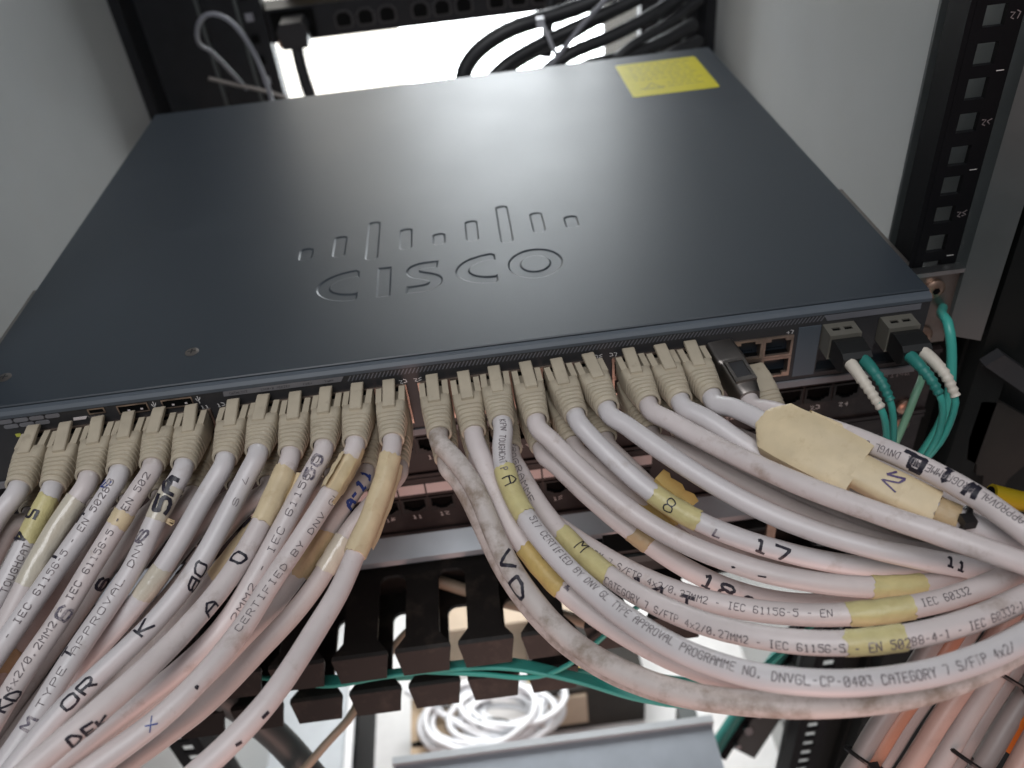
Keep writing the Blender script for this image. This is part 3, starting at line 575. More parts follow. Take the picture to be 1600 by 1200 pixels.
    'u11': [[196.2,-34.0,-16.9],[196.6,-42.0,-16.9],[194.7,-49.4,-19.4],[192.5,-56.6,-22.1],[189.8,-63.6,-24.9],[186.8,-70.5,-27.5],[183.5,-77.4,-29.8],[180.2,-84.4,-31.9],[177.1,-91.6,-33.7],[174.0,-98.9,-35.0],[170.6,-106.1,-35.7],[167.2,-113.4,-35.8],[163.9,-120.6,-35.9],[160.4,-127.9,-36.1],[156.5,-134.8,-36.8],[151.8,-141.2,-38.0],[146.4,-147.0,-39.4],[140.6,-152.2,-40.9],[134.4,-157.1,-42.2],[128.0,-161.9,-43.2],[117.0,-170.4,-45.2],[106.1,-178.5,-48.2],[95.2,-186.3,-52.3],[84.5,-193.7,-57.5],[74.0,-200.5,-63.9],[64.0,-206.7,-71.4],[54.4,-212.1,-80.1],[45.5,-216.8,-89.8],[37.2,-220.7,-100.4],[29.7,-223.7,-111.8],[23.0,-225.9,-123.9],[17.1,-227.3,-136.5],[11.9,-228.0,-149.5],[7.5,-228.0,-162.8]],
    'u8': [[152.7,-34.0,-16.8],[152.8,-42.2,-16.7],[150.1,-49.5,-19.3],[146.9,-56.5,-22.1],[143.5,-63.4,-25.0],[139.8,-70.2,-27.8],[135.9,-77.0,-30.3],[131.9,-83.8,-32.4],[127.7,-90.8,-33.7],[123.6,-97.9,-34.2],[119.7,-105.1,-33.9],[116.0,-112.4,-33.2],[112.1,-119.6,-32.2],[108.0,-126.6,-31.2],[103.4,-133.4,-30.2],[98.4,-139.9,-29.4],[92.9,-146.0,-29.1],[87.1,-151.8,-29.2],[81.2,-157.5,-29.6],[75.5,-163.4,-30.1],[65.6,-173.3,-30.9],[55.6,-182.9,-32.7],[45.6,-192.2,-35.7],[35.6,-201.0,-39.9],[25.7,-209.3,-45.5],[16.1,-216.8,-52.4],[6.9,-223.4,-60.5],[-1.8,-229.1,-69.9],[-9.8,-233.8,-80.4],[-17.2,-237.5,-91.7],[-23.8,-240.1,-103.8],[-29.6,-241.8,-116.4],[-34.8,-242.6,-129.4],[-39.2,-242.6,-142.7]],
    'u10': [[180.6,-34.0,-15.7],[180.7,-42.1,-15.4],[177.0,-49.0,-17.7],[172.9,-55.6,-20.2],[168.5,-62.0,-22.8],[164.1,-68.3,-25.3],[159.6,-74.7,-27.8],[155.2,-81.1,-30.1],[150.7,-87.6,-32.2],[146.4,-94.3,-34.1],[142.4,-101.2,-35.9],[138.4,-108.2,-37.3],[134.0,-115.0,-38.2],[129.4,-121.7,-38.8],[124.4,-128.1,-39.4],[118.9,-134.1,-40.1],[112.8,-139.5,-41.1],[106.3,-144.3,-42.0],[99.6,-148.9,-42.8],[92.9,-153.4,-43.5],[86.2,-158.0,-44.1],[74.7,-165.8,-45.2],[63.1,-173.4,-47.4],[51.6,-180.7,-50.7],[40.3,-187.6,-55.2],[29.2,-194.0,-60.9],[18.6,-199.9,-67.9],[8.5,-205.0,-76.1],[-0.9,-209.4,-85.5],[-9.6,-213.1,-95.9],[-17.4,-215.9,-107.1],[-24.3,-218.0,-119.1],[-30.4,-219.3,-131.7],[-35.6,-220.0,-144.6],[-40.0,-220.0,-157.9]],
    'u7': [[139.3,-34.0,-13.9],[139.8,-42.1,-12.9],[136.0,-48.4,-16.3],[132.0,-54.4,-20.1],[127.9,-60.1,-24.2],[123.7,-65.8,-28.4],[119.4,-71.4,-32.4],[114.8,-77.0,-36.1],[109.9,-82.7,-39.2],[104.9,-88.6,-41.6],[99.7,-94.7,-43.4],[94.4,-100.7,-44.7],[88.9,-106.6,-45.8],[83.3,-112.4,-46.8],[77.6,-118.1,-48.1],[71.9,-123.7,-49.8],[66.5,-129.5,-51.9],[61.4,-135.4,-54.1],[56.4,-141.4,-56.5],[51.5,-147.5,-58.8],[43.0,-157.9,-62.8],[34.5,-167.8,-67.8],[26.0,-177.3,-73.6],[17.6,-186.2,-80.5],[9.4,-194.4,-88.3],[1.4,-201.7,-97.1],[-6.3,-208.3,-106.8],[-13.7,-213.9,-117.3],[-20.6,-218.5,-128.6],[-27.1,-222.1,-140.4],[-33.1,-224.8,-152.8],[-38.5,-226.5,-165.6],[-43.4,-227.3,-178.7],[-47.9,-227.3,-192.0]],
    'u5': [[106.9,-34.0,-15.8],[107.5,-42.3,-15.5],[103.4,-48.9,-18.6],[99.4,-55.3,-22.3],[95.7,-61.7,-26.5],[92.2,-68.1,-30.7],[88.4,-74.4,-34.6],[84.0,-80.8,-38.0],[79.4,-87.2,-40.9],[74.8,-93.8,-43.5],[70.4,-100.5,-46.0],[66.2,-107.3,-48.6],[62.2,-114.1,-51.4],[58.2,-120.9,-54.4],[54.1,-127.6,-57.4],[49.7,-134.1,-60.4],[45.2,-140.5,-63.5],[40.8,-147.0,-66.4],[33.4,-157.8,-71.4],[25.9,-168.1,-77.3],[18.5,-177.8,-84.0],[11.0,-186.9,-91.6],[3.7,-195.3,-100.1],[-3.4,-202.9,-109.4],[-10.4,-209.5,-119.6],[-17.1,-215.3,-130.5],[-23.5,-220.0,-142.0],[-29.5,-223.7,-154.1],[-35.1,-226.5,-166.6],[-40.3,-228.2,-179.5],[-45.2,-229.1,-192.6],[-49.6,-229.1,-205.9]],
    'u9': [[167.1,-34.0,-15.4],[167.4,-42.1,-14.9],[163.5,-48.8,-17.6],[159.3,-55.1,-20.7],[155.1,-61.3,-24.1],[151.1,-67.6,-27.5],[147.1,-73.8,-30.9],[143.0,-80.1,-34.3],[138.8,-86.3,-37.5],[134.4,-92.5,-40.7],[129.7,-98.4,-43.7],[124.3,-104.1,-46.2],[118.3,-109.3,-48.2],[111.9,-114.2,-49.8],[105.3,-118.8,-51.2],[98.5,-123.1,-52.7],[91.7,-127.4,-54.5],[85.0,-131.5,-56.4],[78.2,-135.7,-58.4],[71.4,-139.9,-60.3],[64.7,-144.1,-62.3],[53.2,-151.3,-65.6],[41.7,-158.2,-69.9],[30.5,-164.7,-75.1],[19.6,-170.8,-81.3],[9.0,-176.4,-88.6],[-1.1,-181.5,-96.8],[-10.7,-186.0,-106.0],[-19.7,-189.8,-116.1],[-27.9,-193.0,-126.9],[-35.4,-195.5,-138.5],[-42.1,-197.3,-150.6],[-48.0,-198.5,-163.3],[-53.2,-199.1,-176.3],[-57.6,-199.1,-189.6]],
    'u4': [[94.0,-34.0,-14.1],[95.1,-41.9,-13.3],[91.2,-48.3,-16.0],[87.0,-54.4,-19.2],[82.8,-60.2,-22.7],[78.5,-66.0,-26.2],[74.2,-71.9,-29.6],[70.2,-77.9,-32.8],[66.3,-84.2,-36.0],[62.5,-90.5,-39.1],[58.4,-96.7,-42.1],[54.0,-102.6,-45.3],[49.6,-108.3,-48.7],[45.2,-113.8,-52.5],[40.9,-119.3,-56.5],[36.6,-124.7,-60.5],[32.3,-130.1,-64.6],[24.8,-139.5,-71.7],[17.3,-148.5,-79.4],[9.9,-156.9,-87.9],[2.6,-164.6,-97.0],[-4.5,-171.7,-106.7],[-11.4,-178.1,-117.1],[-18.1,-183.7,-128.0],[-24.6,-188.5,-139.5],[-30.7,-192.5,-151.4],[-36.5,-195.6,-163.8],[-42.0,-197.9,-176.4],[-47.2,-199.5,-189.4],[-52.0,-200.2,-202.5],[-56.4,-200.2,-215.8]],
    'u3': [[79.6,-34.0,-15.0],[80.4,-42.3,-14.5],[76.3,-48.9,-17.8],[71.7,-55.0,-21.5],[66.9,-60.9,-25.2],[62.1,-67.1,-28.6],[57.6,-73.7,-31.5],[53.4,-80.6,-34.1],[49.2,-87.4,-36.7],[44.8,-94.0,-39.8],[40.0,-100.1,-43.3],[35.1,-105.8,-47.1],[30.1,-111.5,-50.9],[21.9,-120.9,-57.2],[13.8,-129.9,-64.2],[5.7,-138.3,-72.0],[-2.2,-146.2,-80.5],[-9.9,-153.3,-89.8],[-17.3,-159.7,-99.7],[-24.5,-165.4,-110.3],[-31.4,-170.3,-121.5],[-37.9,-174.3,-133.2],[-44.0,-177.5,-145.4],[-49.7,-179.8,-158.0],[-55.0,-181.3,-170.8],[-59.9,-182.1,-184.0],[-64.3,-182.1,-197.2]],
    'u2': [[66.0,-34.0,-16.0],[66.9,-42.4,-15.8],[62.6,-49.0,-18.8],[58.2,-55.5,-22.2],[54.0,-62.1,-25.6],[50.1,-68.7,-29.2],[46.4,-75.4,-33.0],[42.6,-81.8,-37.1],[38.7,-88.0,-41.4],[34.7,-93.9,-46.0],[30.6,-99.7,-50.8],[26.5,-105.4,-55.6],[19.8,-114.8,-63.5],[13.1,-123.7,-71.9],[6.4,-132.1,-81.0],[-0.1,-139.8,-90.7],[-6.6,-146.8,-101.0],[-12.9,-153.1,-111.7],[-19.1,-158.6,-123.0],[-25.1,-163.3,-134.8],[-30.8,-167.3,-146.9],[-36.3,-170.4,-159.4],[-41.6,-172.7,-172.2],[-46.6,-174.2,-185.2],[-51.3,-174.9,-198.3],[-55.7,-174.9,-211.6]],
    'u1': [[49.9,-34.0,-18.5],[50.0,-42.6,-19.1],[47.0,-50.1,-22.4],[43.9,-57.4,-25.9],[40.7,-64.7,-29.6],[37.5,-71.8,-33.3],[33.9,-78.8,-37.2],[30.0,-85.4,-41.2],[25.8,-91.7,-45.5],[19.3,-102.1,-52.2],[12.7,-112.0,-59.6],[6.1,-121.3,-67.8],[-0.4,-130.0,-76.6],[-6.9,-137.9,-86.2],[-13.2,-145.0,-96.5],[-19.4,-151.2,-107.3],[-25.5,-156.6,-118.8],[-31.3,-161.0,-130.7],[-36.8,-164.6,-143.1],[-42.1,-167.2,-155.7],[-47.2,-168.8,-168.7],[-51.9,-169.7,-181.9],[-56.3,-169.7,-195.1]],
    'u0': [[36.3,-34.0,-16.2],[36.6,-42.3,-16.4],[31.9,-48.5,-19.1],[27.6,-54.7,-22.8],[23.8,-60.9,-26.9],[20.2,-67.3,-30.9],[14.0,-77.9,-37.7],[7.8,-87.9,-45.2],[1.5,-97.3,-53.4],[-4.8,-106.1,-62.4],[-11.0,-114.1,-72.0],[-17.1,-121.3,-82.3],[-23.1,-127.7,-93.3],[-29.0,-133.1,-104.7],[-34.6,-137.6,-116.7],[-40.1,-141.2,-129.1],[-45.3,-143.8,-141.8],[-50.3,-145.6,-154.8],[-55.0,-146.4,-168.0],[-59.4,-146.4,-181.2]],
    'u6': [[124.9,-34.0,-15.4],[125.3,-42.2,-14.8],[120.9,-48.3,-18.4],[116.2,-53.9,-22.5],[111.6,-59.3,-26.9],[106.9,-64.6,-31.4],[102.1,-69.8,-35.7],[96.9,-74.8,-40.0],[91.4,-79.5,-44.1],[85.6,-83.9,-48.2],[79.6,-88.1,-52.2],[73.4,-92.2,-56.1],[67.3,-96.3,-60.0],[61.4,-100.5,-64.2],[55.9,-105.0,-68.5],[50.6,-109.6,-73.1],[45.6,-114.4,-77.7],[40.6,-119.2,-82.4],[35.8,-124.0,-87.2],[31.0,-128.8,-92.0],[22.9,-136.9,-100.1],[15.0,-144.5,-108.7],[7.2,-151.6,-117.9],[-0.5,-158.1,-127.7],[-7.8,-164.1,-138.0],[-15.0,-169.4,-148.8],[-21.9,-174.1,-160.1],[-28.4,-178.1,-171.8],[-34.7,-181.4,-183.8],[-40.6,-184.1,-196.2],[-46.1,-186.0,-209.0],[-51.3,-187.3,-221.9],[-56.1,-187.9,-235.0],[-60.5,-187.9,-248.3]],
    'l11': [[195.7,-34.0,-31.8],[196.8,-41.9,-31.9],[191.6,-47.7,-33.9],[185.9,-53.1,-36.1],[180.1,-58.1,-38.5],[174.7,-63.4,-41.3],[169.8,-69.0,-44.5],[165.3,-74.8,-47.7],[160.7,-80.7,-50.7],[155.6,-86.5,-53.2],[150.2,-92.1,-55.2],[144.5,-97.7,-56.7],[138.8,-103.2,-57.9],[133.2,-108.9,-59.1],[127.6,-114.6,-60.3],[121.8,-120.0,-61.5],[115.6,-125.1,-62.6],[109.0,-129.7,-63.5],[102.4,-134.2,-64.4],[95.7,-138.7,-65.2],[89.1,-143.3,-65.9],[82.5,-147.8,-66.7],[71.0,-155.7,-68.0],[59.5,-163.4,-70.3],[48.1,-170.7,-73.8],[36.9,-177.7,-78.4],[25.9,-184.1,-84.3],[15.4,-190.0,-91.4],[5.4,-195.2,-99.7],[-3.9,-199.6,-109.2],[-12.5,-203.3,-119.6],[-20.3,-206.1,-130.9],[-27.2,-208.2,-142.9],[-33.2,-209.5,-155.4],[-38.5,-210.2,-168.4],[-42.9,-210.2,-181.7]],
    'l10': [[181.6,-34.0,-31.8],[181.5,-42.1,-32.6],[178.1,-47.6,-32.0],[173.1,-53.6,-34.6],[168.1,-59.1,-38.1],[163.2,-64.5,-41.8],[158.2,-69.9,-45.4],[153.1,-75.2,-48.9],[147.7,-80.2,-52.5],[142.1,-84.9,-56.1],[136.1,-89.3,-59.6],[129.9,-93.5,-63.0],[123.6,-97.5,-66.2],[117.1,-101.5,-69.1],[110.5,-105.5,-71.9],[103.8,-109.6,-74.4],[97.1,-113.7,-76.8],[90.4,-117.8,-78.9],[83.6,-121.9,-80.9],[76.7,-125.9,-82.8],[69.9,-130.0,-84.7],[58.2,-136.9,-88.0],[46.6,-143.6,-92.1],[35.2,-149.9,-97.3],[24.1,-155.8,-103.4],[13.4,-161.2,-110.6],[3.1,-166.1,-118.8],[-6.6,-170.4,-127.9],[-15.6,-174.1,-138.0],[-23.9,-177.2,-148.8],[-31.5,-179.6,-160.3],[-38.2,-181.4,-172.5],[-44.2,-182.5,-185.1],[-49.4,-183.1,-198.1],[-53.8,-183.1,-211.4]],
    'l9': [[167.5,-34.0,-31.8],[167.6,-42.2,-32.4],[160.7,-46.4,-32.2],[155.2,-51.3,-35.8],[150.5,-56.5,-40.4],[146.0,-61.6,-45.1],[141.3,-66.7,-49.7],[136.4,-71.7,-54.2],[131.1,-76.4,-58.6],[125.5,-80.9,-62.8],[119.4,-85.1,-66.7],[113.2,-89.1,-70.5],[106.8,-93.0,-74.1],[100.2,-96.8,-77.4],[93.4,-100.6,-80.4],[86.5,-104.5,-82.9],[79.5,-108.3,-85.1],[72.4,-112.2,-87.3],[65.4,-116.2,-89.4],[58.5,-120.2,-91.6],[51.5,-124.2,-93.8],[39.8,-130.9,-97.5],[28.3,-137.4,-102.1],[16.9,-143.5,-107.6],[5.9,-149.2,-114.1],[-4.7,-154.4,-121.6],[-14.9,-159.1,-130.0],[-24.4,-163.3,-139.4],[-33.4,-166.9,-149.5],[-41.6,-169.8,-160.5],[-49.1,-172.1,-172.1],[-55.8,-173.8,-184.2],[-61.7,-174.9,-196.9],[-66.9,-175.5,-209.9],[-71.3,-175.5,-223.1]],
    'l8': [[153.4,-34.0,-31.8],[153.9,-42.1,-32.3],[147.0,-46.1,-33.7],[140.7,-50.5,-36.7],[134.6,-55.0,-40.0],[128.8,-59.6,-43.6],[123.1,-64.3,-47.4],[117.4,-68.9,-51.3],[111.7,-73.4,-55.2],[105.9,-77.9,-59.0],[99.9,-82.2,-62.7],[93.7,-86.5,-66.2],[87.4,-90.8,-69.5],[81.0,-94.9,-72.6],[74.5,-99.1,-75.6],[67.9,-103.0,-78.6],[61.2,-106.8,-81.7],[54.4,-110.3,-84.9],[47.6,-113.6,-88.2],[40.8,-116.8,-91.6],[33.9,-119.9,-95.0],[22.3,-125.2,-100.8],[11.0,-130.3,-107.3],[-0.0,-135.0,-114.5],[-10.6,-139.4,-122.5],[-20.8,-143.4,-131.2],[-30.5,-147.0,-140.7],[-39.6,-150.1,-150.9],[-48.1,-152.8,-161.6],[-56.0,-155.1,-173.0],[-63.2,-156.9,-184.9],[-69.7,-158.2,-197.2],[-75.5,-159.0,-209.9],[-80.6,-159.5,-223.0],[-85.0,-159.5,-236.3]],
    'l7': [[139.3,-34.0,-31.8],[139.6,-42.1,-32.3],[132.6,-46.0,-33.6],[126.1,-50.4,-36.5],[119.9,-54.9,-39.9],[113.9,-59.5,-43.6],[108.1,-64.0,-47.6],[102.4,-68.5,-51.7],[96.6,-72.9,-55.8],[90.6,-77.1,-59.9],[84.5,-81.2,-64.0],[78.3,-85.2,-67.9],[72.0,-89.2,-71.8],[65.7,-93.0,-75.7],[59.3,-96.8,-79.6],[52.9,-100.5,-83.5],[46.4,-104.1,-87.5],[40.0,-107.7,-91.5],[33.6,-111.5,-95.4],[27.6,-116.5,-98.3],[22.0,-122.4,-100.2],[12.2,-131.6,-104.2],[2.5,-140.4,-109.2],[-7.1,-148.7,-115.0],[-16.5,-156.5,-121.9],[-25.7,-163.7,-129.6],[-34.5,-170.2,-138.3],[-43.0,-175.9,-147.9],[-50.9,-180.8,-158.4],[-58.4,-184.8,-169.5],[-65.2,-188.0,-181.3],[-71.5,-190.3,-193.6],[-77.1,-191.8,-206.3],[-82.1,-192.6,-219.4],[-86.5,-192.6,-232.7]],
    'l6': [[125.2,-34.0,-31.8],[125.7,-42.1,-32.3],[118.8,-45.8,-33.9],[112.4,-49.9,-37.1],[106.3,-54.1,-40.6],[100.4,-58.4,-44.4],[94.6,-62.6,-48.5],[89.0,-66.8,-52.8],[83.3,-70.9,-57.1],[77.6,-74.9,-61.5],[71.8,-78.7,-65.9],[66.0,-82.5,-70.3],[60.1,-86.1,-74.8],[54.3,-89.7,-79.3],[48.5,-93.2,-84.0],[42.7,-96.6,-88.8],[37.1,-100.2,-93.5],[31.6,-104.2,-98.1],[26.3,-109.0,-102.3],[21.3,-114.3,-106.1],[16.4,-119.8,-109.8],[8.0,-129.0,-116.2],[-0.4,-137.7,-123.3],[-8.6,-145.9,-131.1],[-16.6,-153.5,-139.7],[-24.5,-160.4,-149.0],[-32.1,-166.7,-158.9],[-39.4,-172.2,-169.5],[-46.3,-176.9,-180.8],[-52.9,-180.8,-192.5],[-59.1,-183.8,-204.7],[-64.8,-186.1,-217.2],[-70.2,-187.6,-230.1],[-75.0,-188.3,-243.2],[-79.4,-188.3,-256.5]],
    'l5': [[105.5,-34.0,-31.8],[105.7,-42.1,-32.3],[99.4,-46.4,-34.6],[93.6,-50.9,-38.4],[88.0,-55.5,-42.4],[82.5,-60.0,-46.8],[77.2,-64.4,-51.3],[71.8,-68.6,-55.9],[66.4,-72.6,-60.7],[60.8,-76.4,-65.5],[55.2,-80.1,-70.3],[49.5,-83.6,-75.2],[43.8,-87.1,-80.1],[38.1,-90.5,-84.9],[32.4,-94.2,-89.7],[26.8,-98.2,-94.3],[21.4,-102.8,-98.6],[16.3,-108.1,-102.3],[11.6,-114.2,-105.3],[7.7,-121.2,-107.0],[0.3,-132.4,-111.0],[-7.1,-143.2,-116.0],[-14.6,-153.5,-121.9],[-22.0,-163.1,-128.7],[-29.4,-172.0,-136.6],[-36.7,-180.0,-145.5],[-43.8,-187.2,-155.2],[-50.6,-193.2,-165.8],[-57.1,-198.3,-177.2],[-63.2,-202.2,-189.1],[-68.9,-205.1,-201.6],[-74.2,-207.0,-214.4],[-79.0,-207.9,-227.5],[-83.4,-207.9,-240.8]],
    'l4': [[91.4,-34.0,-31.8],[91.6,-42.1,-32.4],[85.6,-46.6,-34.8],[80.0,-51.3,-38.6],[74.7,-56.0,-42.7],[69.4,-60.7,-46.9],[64.2,-65.3,-51.2],[59.0,-69.8,-55.7],[53.7,-74.2,-60.2],[48.4,-78.3,-64.9],[42.9,-81.9,-69.8],[37.3,-85.0,-75.0],[31.7,-87.9,-80.2],[26.1,-91.0,-85.3],[20.5,-94.7,-90.2],[15.2,-98.9,-94.7],[10.1,-103.8,-98.8],[5.3,-109.5,-102.3],[1.0,-115.9,-105.1],[-6.8,-126.2,-110.5],[-14.5,-136.1,-116.7],[-22.3,-145.4,-123.7],[-29.9,-154.1,-131.6],[-37.4,-162.1,-140.3],[-44.8,-169.3,-149.8],[-51.9,-175.6,-160.1],[-58.7,-181.0,-171.0],[-65.1,-185.5,-182.6],[-71.2,-189.1,-194.7],[-76.9,-191.7,-207.3],[-82.2,-193.4,-220.1],[-87.0,-194.2,-233.2],[-91.4,-194.2,-246.5]],
    'l3': [[77.3,-34.0,-31.8],[77.3,-42.3,-32.4],[70.7,-47.1,-33.7],[65.1,-52.1,-37.6],[60.0,-57.1,-42.1],[54.8,-61.9,-46.6],[49.4,-66.7,-51.0],[43.9,-71.3,-55.5],[38.5,-75.9,-59.9],[33.1,-80.6,-64.4],[27.7,-85.3,-68.8],[22.3,-90.1,-73.2],[16.9,-94.9,-77.5],[11.4,-99.7,-81.7],[5.8,-104.4,-85.9],[-3.4,-112.3,-92.9],[-12.5,-119.7,-100.5],[-21.3,-126.7,-108.8],[-30.0,-133.2,-117.8],[-38.3,-139.0,-127.4],[-46.3,-144.3,-137.6],[-53.9,-148.9,-148.3],[-61.2,-152.9,-159.7],[-68.0,-156.2,-171.4],[-74.3,-158.8,-183.6],[-80.2,-160.8,-196.2],[-85.6,-162.0,-209.1],[-90.5,-162.6,-222.1],[-94.9,-162.6,-235.4]],
    'l2': [[63.2,-34.0,-31.8],[63.1,-42.5,-32.4],[56.5,-47.8,-34.3],[50.8,-53.1,-38.1],[45.5,-58.3,-42.5],[40.2,-63.5,-47.0],[34.9,-68.6,-51.6],[29.6,-73.8,-56.2],[24.4,-79.0,-60.8],[19.0,-84.2,-65.1],[13.4,-89.4,-69.4],[7.8,-94.6,-73.5],[-1.2,-102.9,-80.2],[-10.0,-110.8,-87.7],[-18.7,-118.2,-95.8],[-27.2,-125.1,-104.6],[-35.4,-131.3,-114.1],[-43.3,-137.0,-124.2],[-50.8,-141.9,-134.9],[-58.0,-146.1,-146.1],[-64.8,-149.6,-157.9],[-71.1,-152.4,-170.1],[-76.9,-154.5,-182.6],[-82.3,-155.8,-195.5],[-87.2,-156.5,-208.6],[-91.6,-156.5,-221.9]],
    'l1': [[49.1,-34.0,-31.8],[49.1,-42.2,-32.3],[43.8,-47.9,-35.0],[38.9,-53.3,-38.9],[34.2,-58.2,-43.5],[29.4,-62.7,-48.5],[24.5,-67.3,-53.5],[19.7,-71.9,-58.3],[14.7,-76.6,-63.0],[9.8,-81.3,-67.7],[4.7,-86.0,-72.3],[-3.7,-93.9,-80.2],[-12.0,-101.4,-88.6],[-20.2,-108.4,-97.6],[-28.1,-114.8,-107.2],[-35.8,-120.7,-117.3],[-43.2,-125.9,-128.0],[-50.3,-130.5,-139.2],[-57.0,-134.5,-150.8],[-63.4,-137.7,-162.8],[-69.5,-140.3,-175.1],[-75.1,-142.3,-187.8],[-80.3,-143.5,-200.7],[-85.2,-144.2,-213.9],[-89.6,-144.2,-227.1]],
    'l0': [[35.0,-34.0,-31.8],[34.9,-42.1,-32.7],[31.1,-46.3,-29.0],[26.8,-52.1,-32.7],[22.8,-57.5,-37.3],[18.7,-62.8,-41.9],[14.3,-67.9,-46.5],[9.8,-73.0,-51.1],[2.2,-81.7,-59.0],[-5.3,-90.0,-67.4],[-12.8,-97.6,-76.5],[-20.0,-104.7,-86.1],[-27.1,-111.2,-96.3],[-34.0,-117.0,-107.1],[-40.6,-122.1,-118.3],[-47.0,-126.4,-129.9],[-53.1,-130.0,-142.0],[-58.9,-132.9,-154.4],[-64.4,-135.0,-167.2],[-69.5,-136.4,-180.1],[-74.3,-137.1,-193.3],[-78.7,-137.1,-206.5]],
}
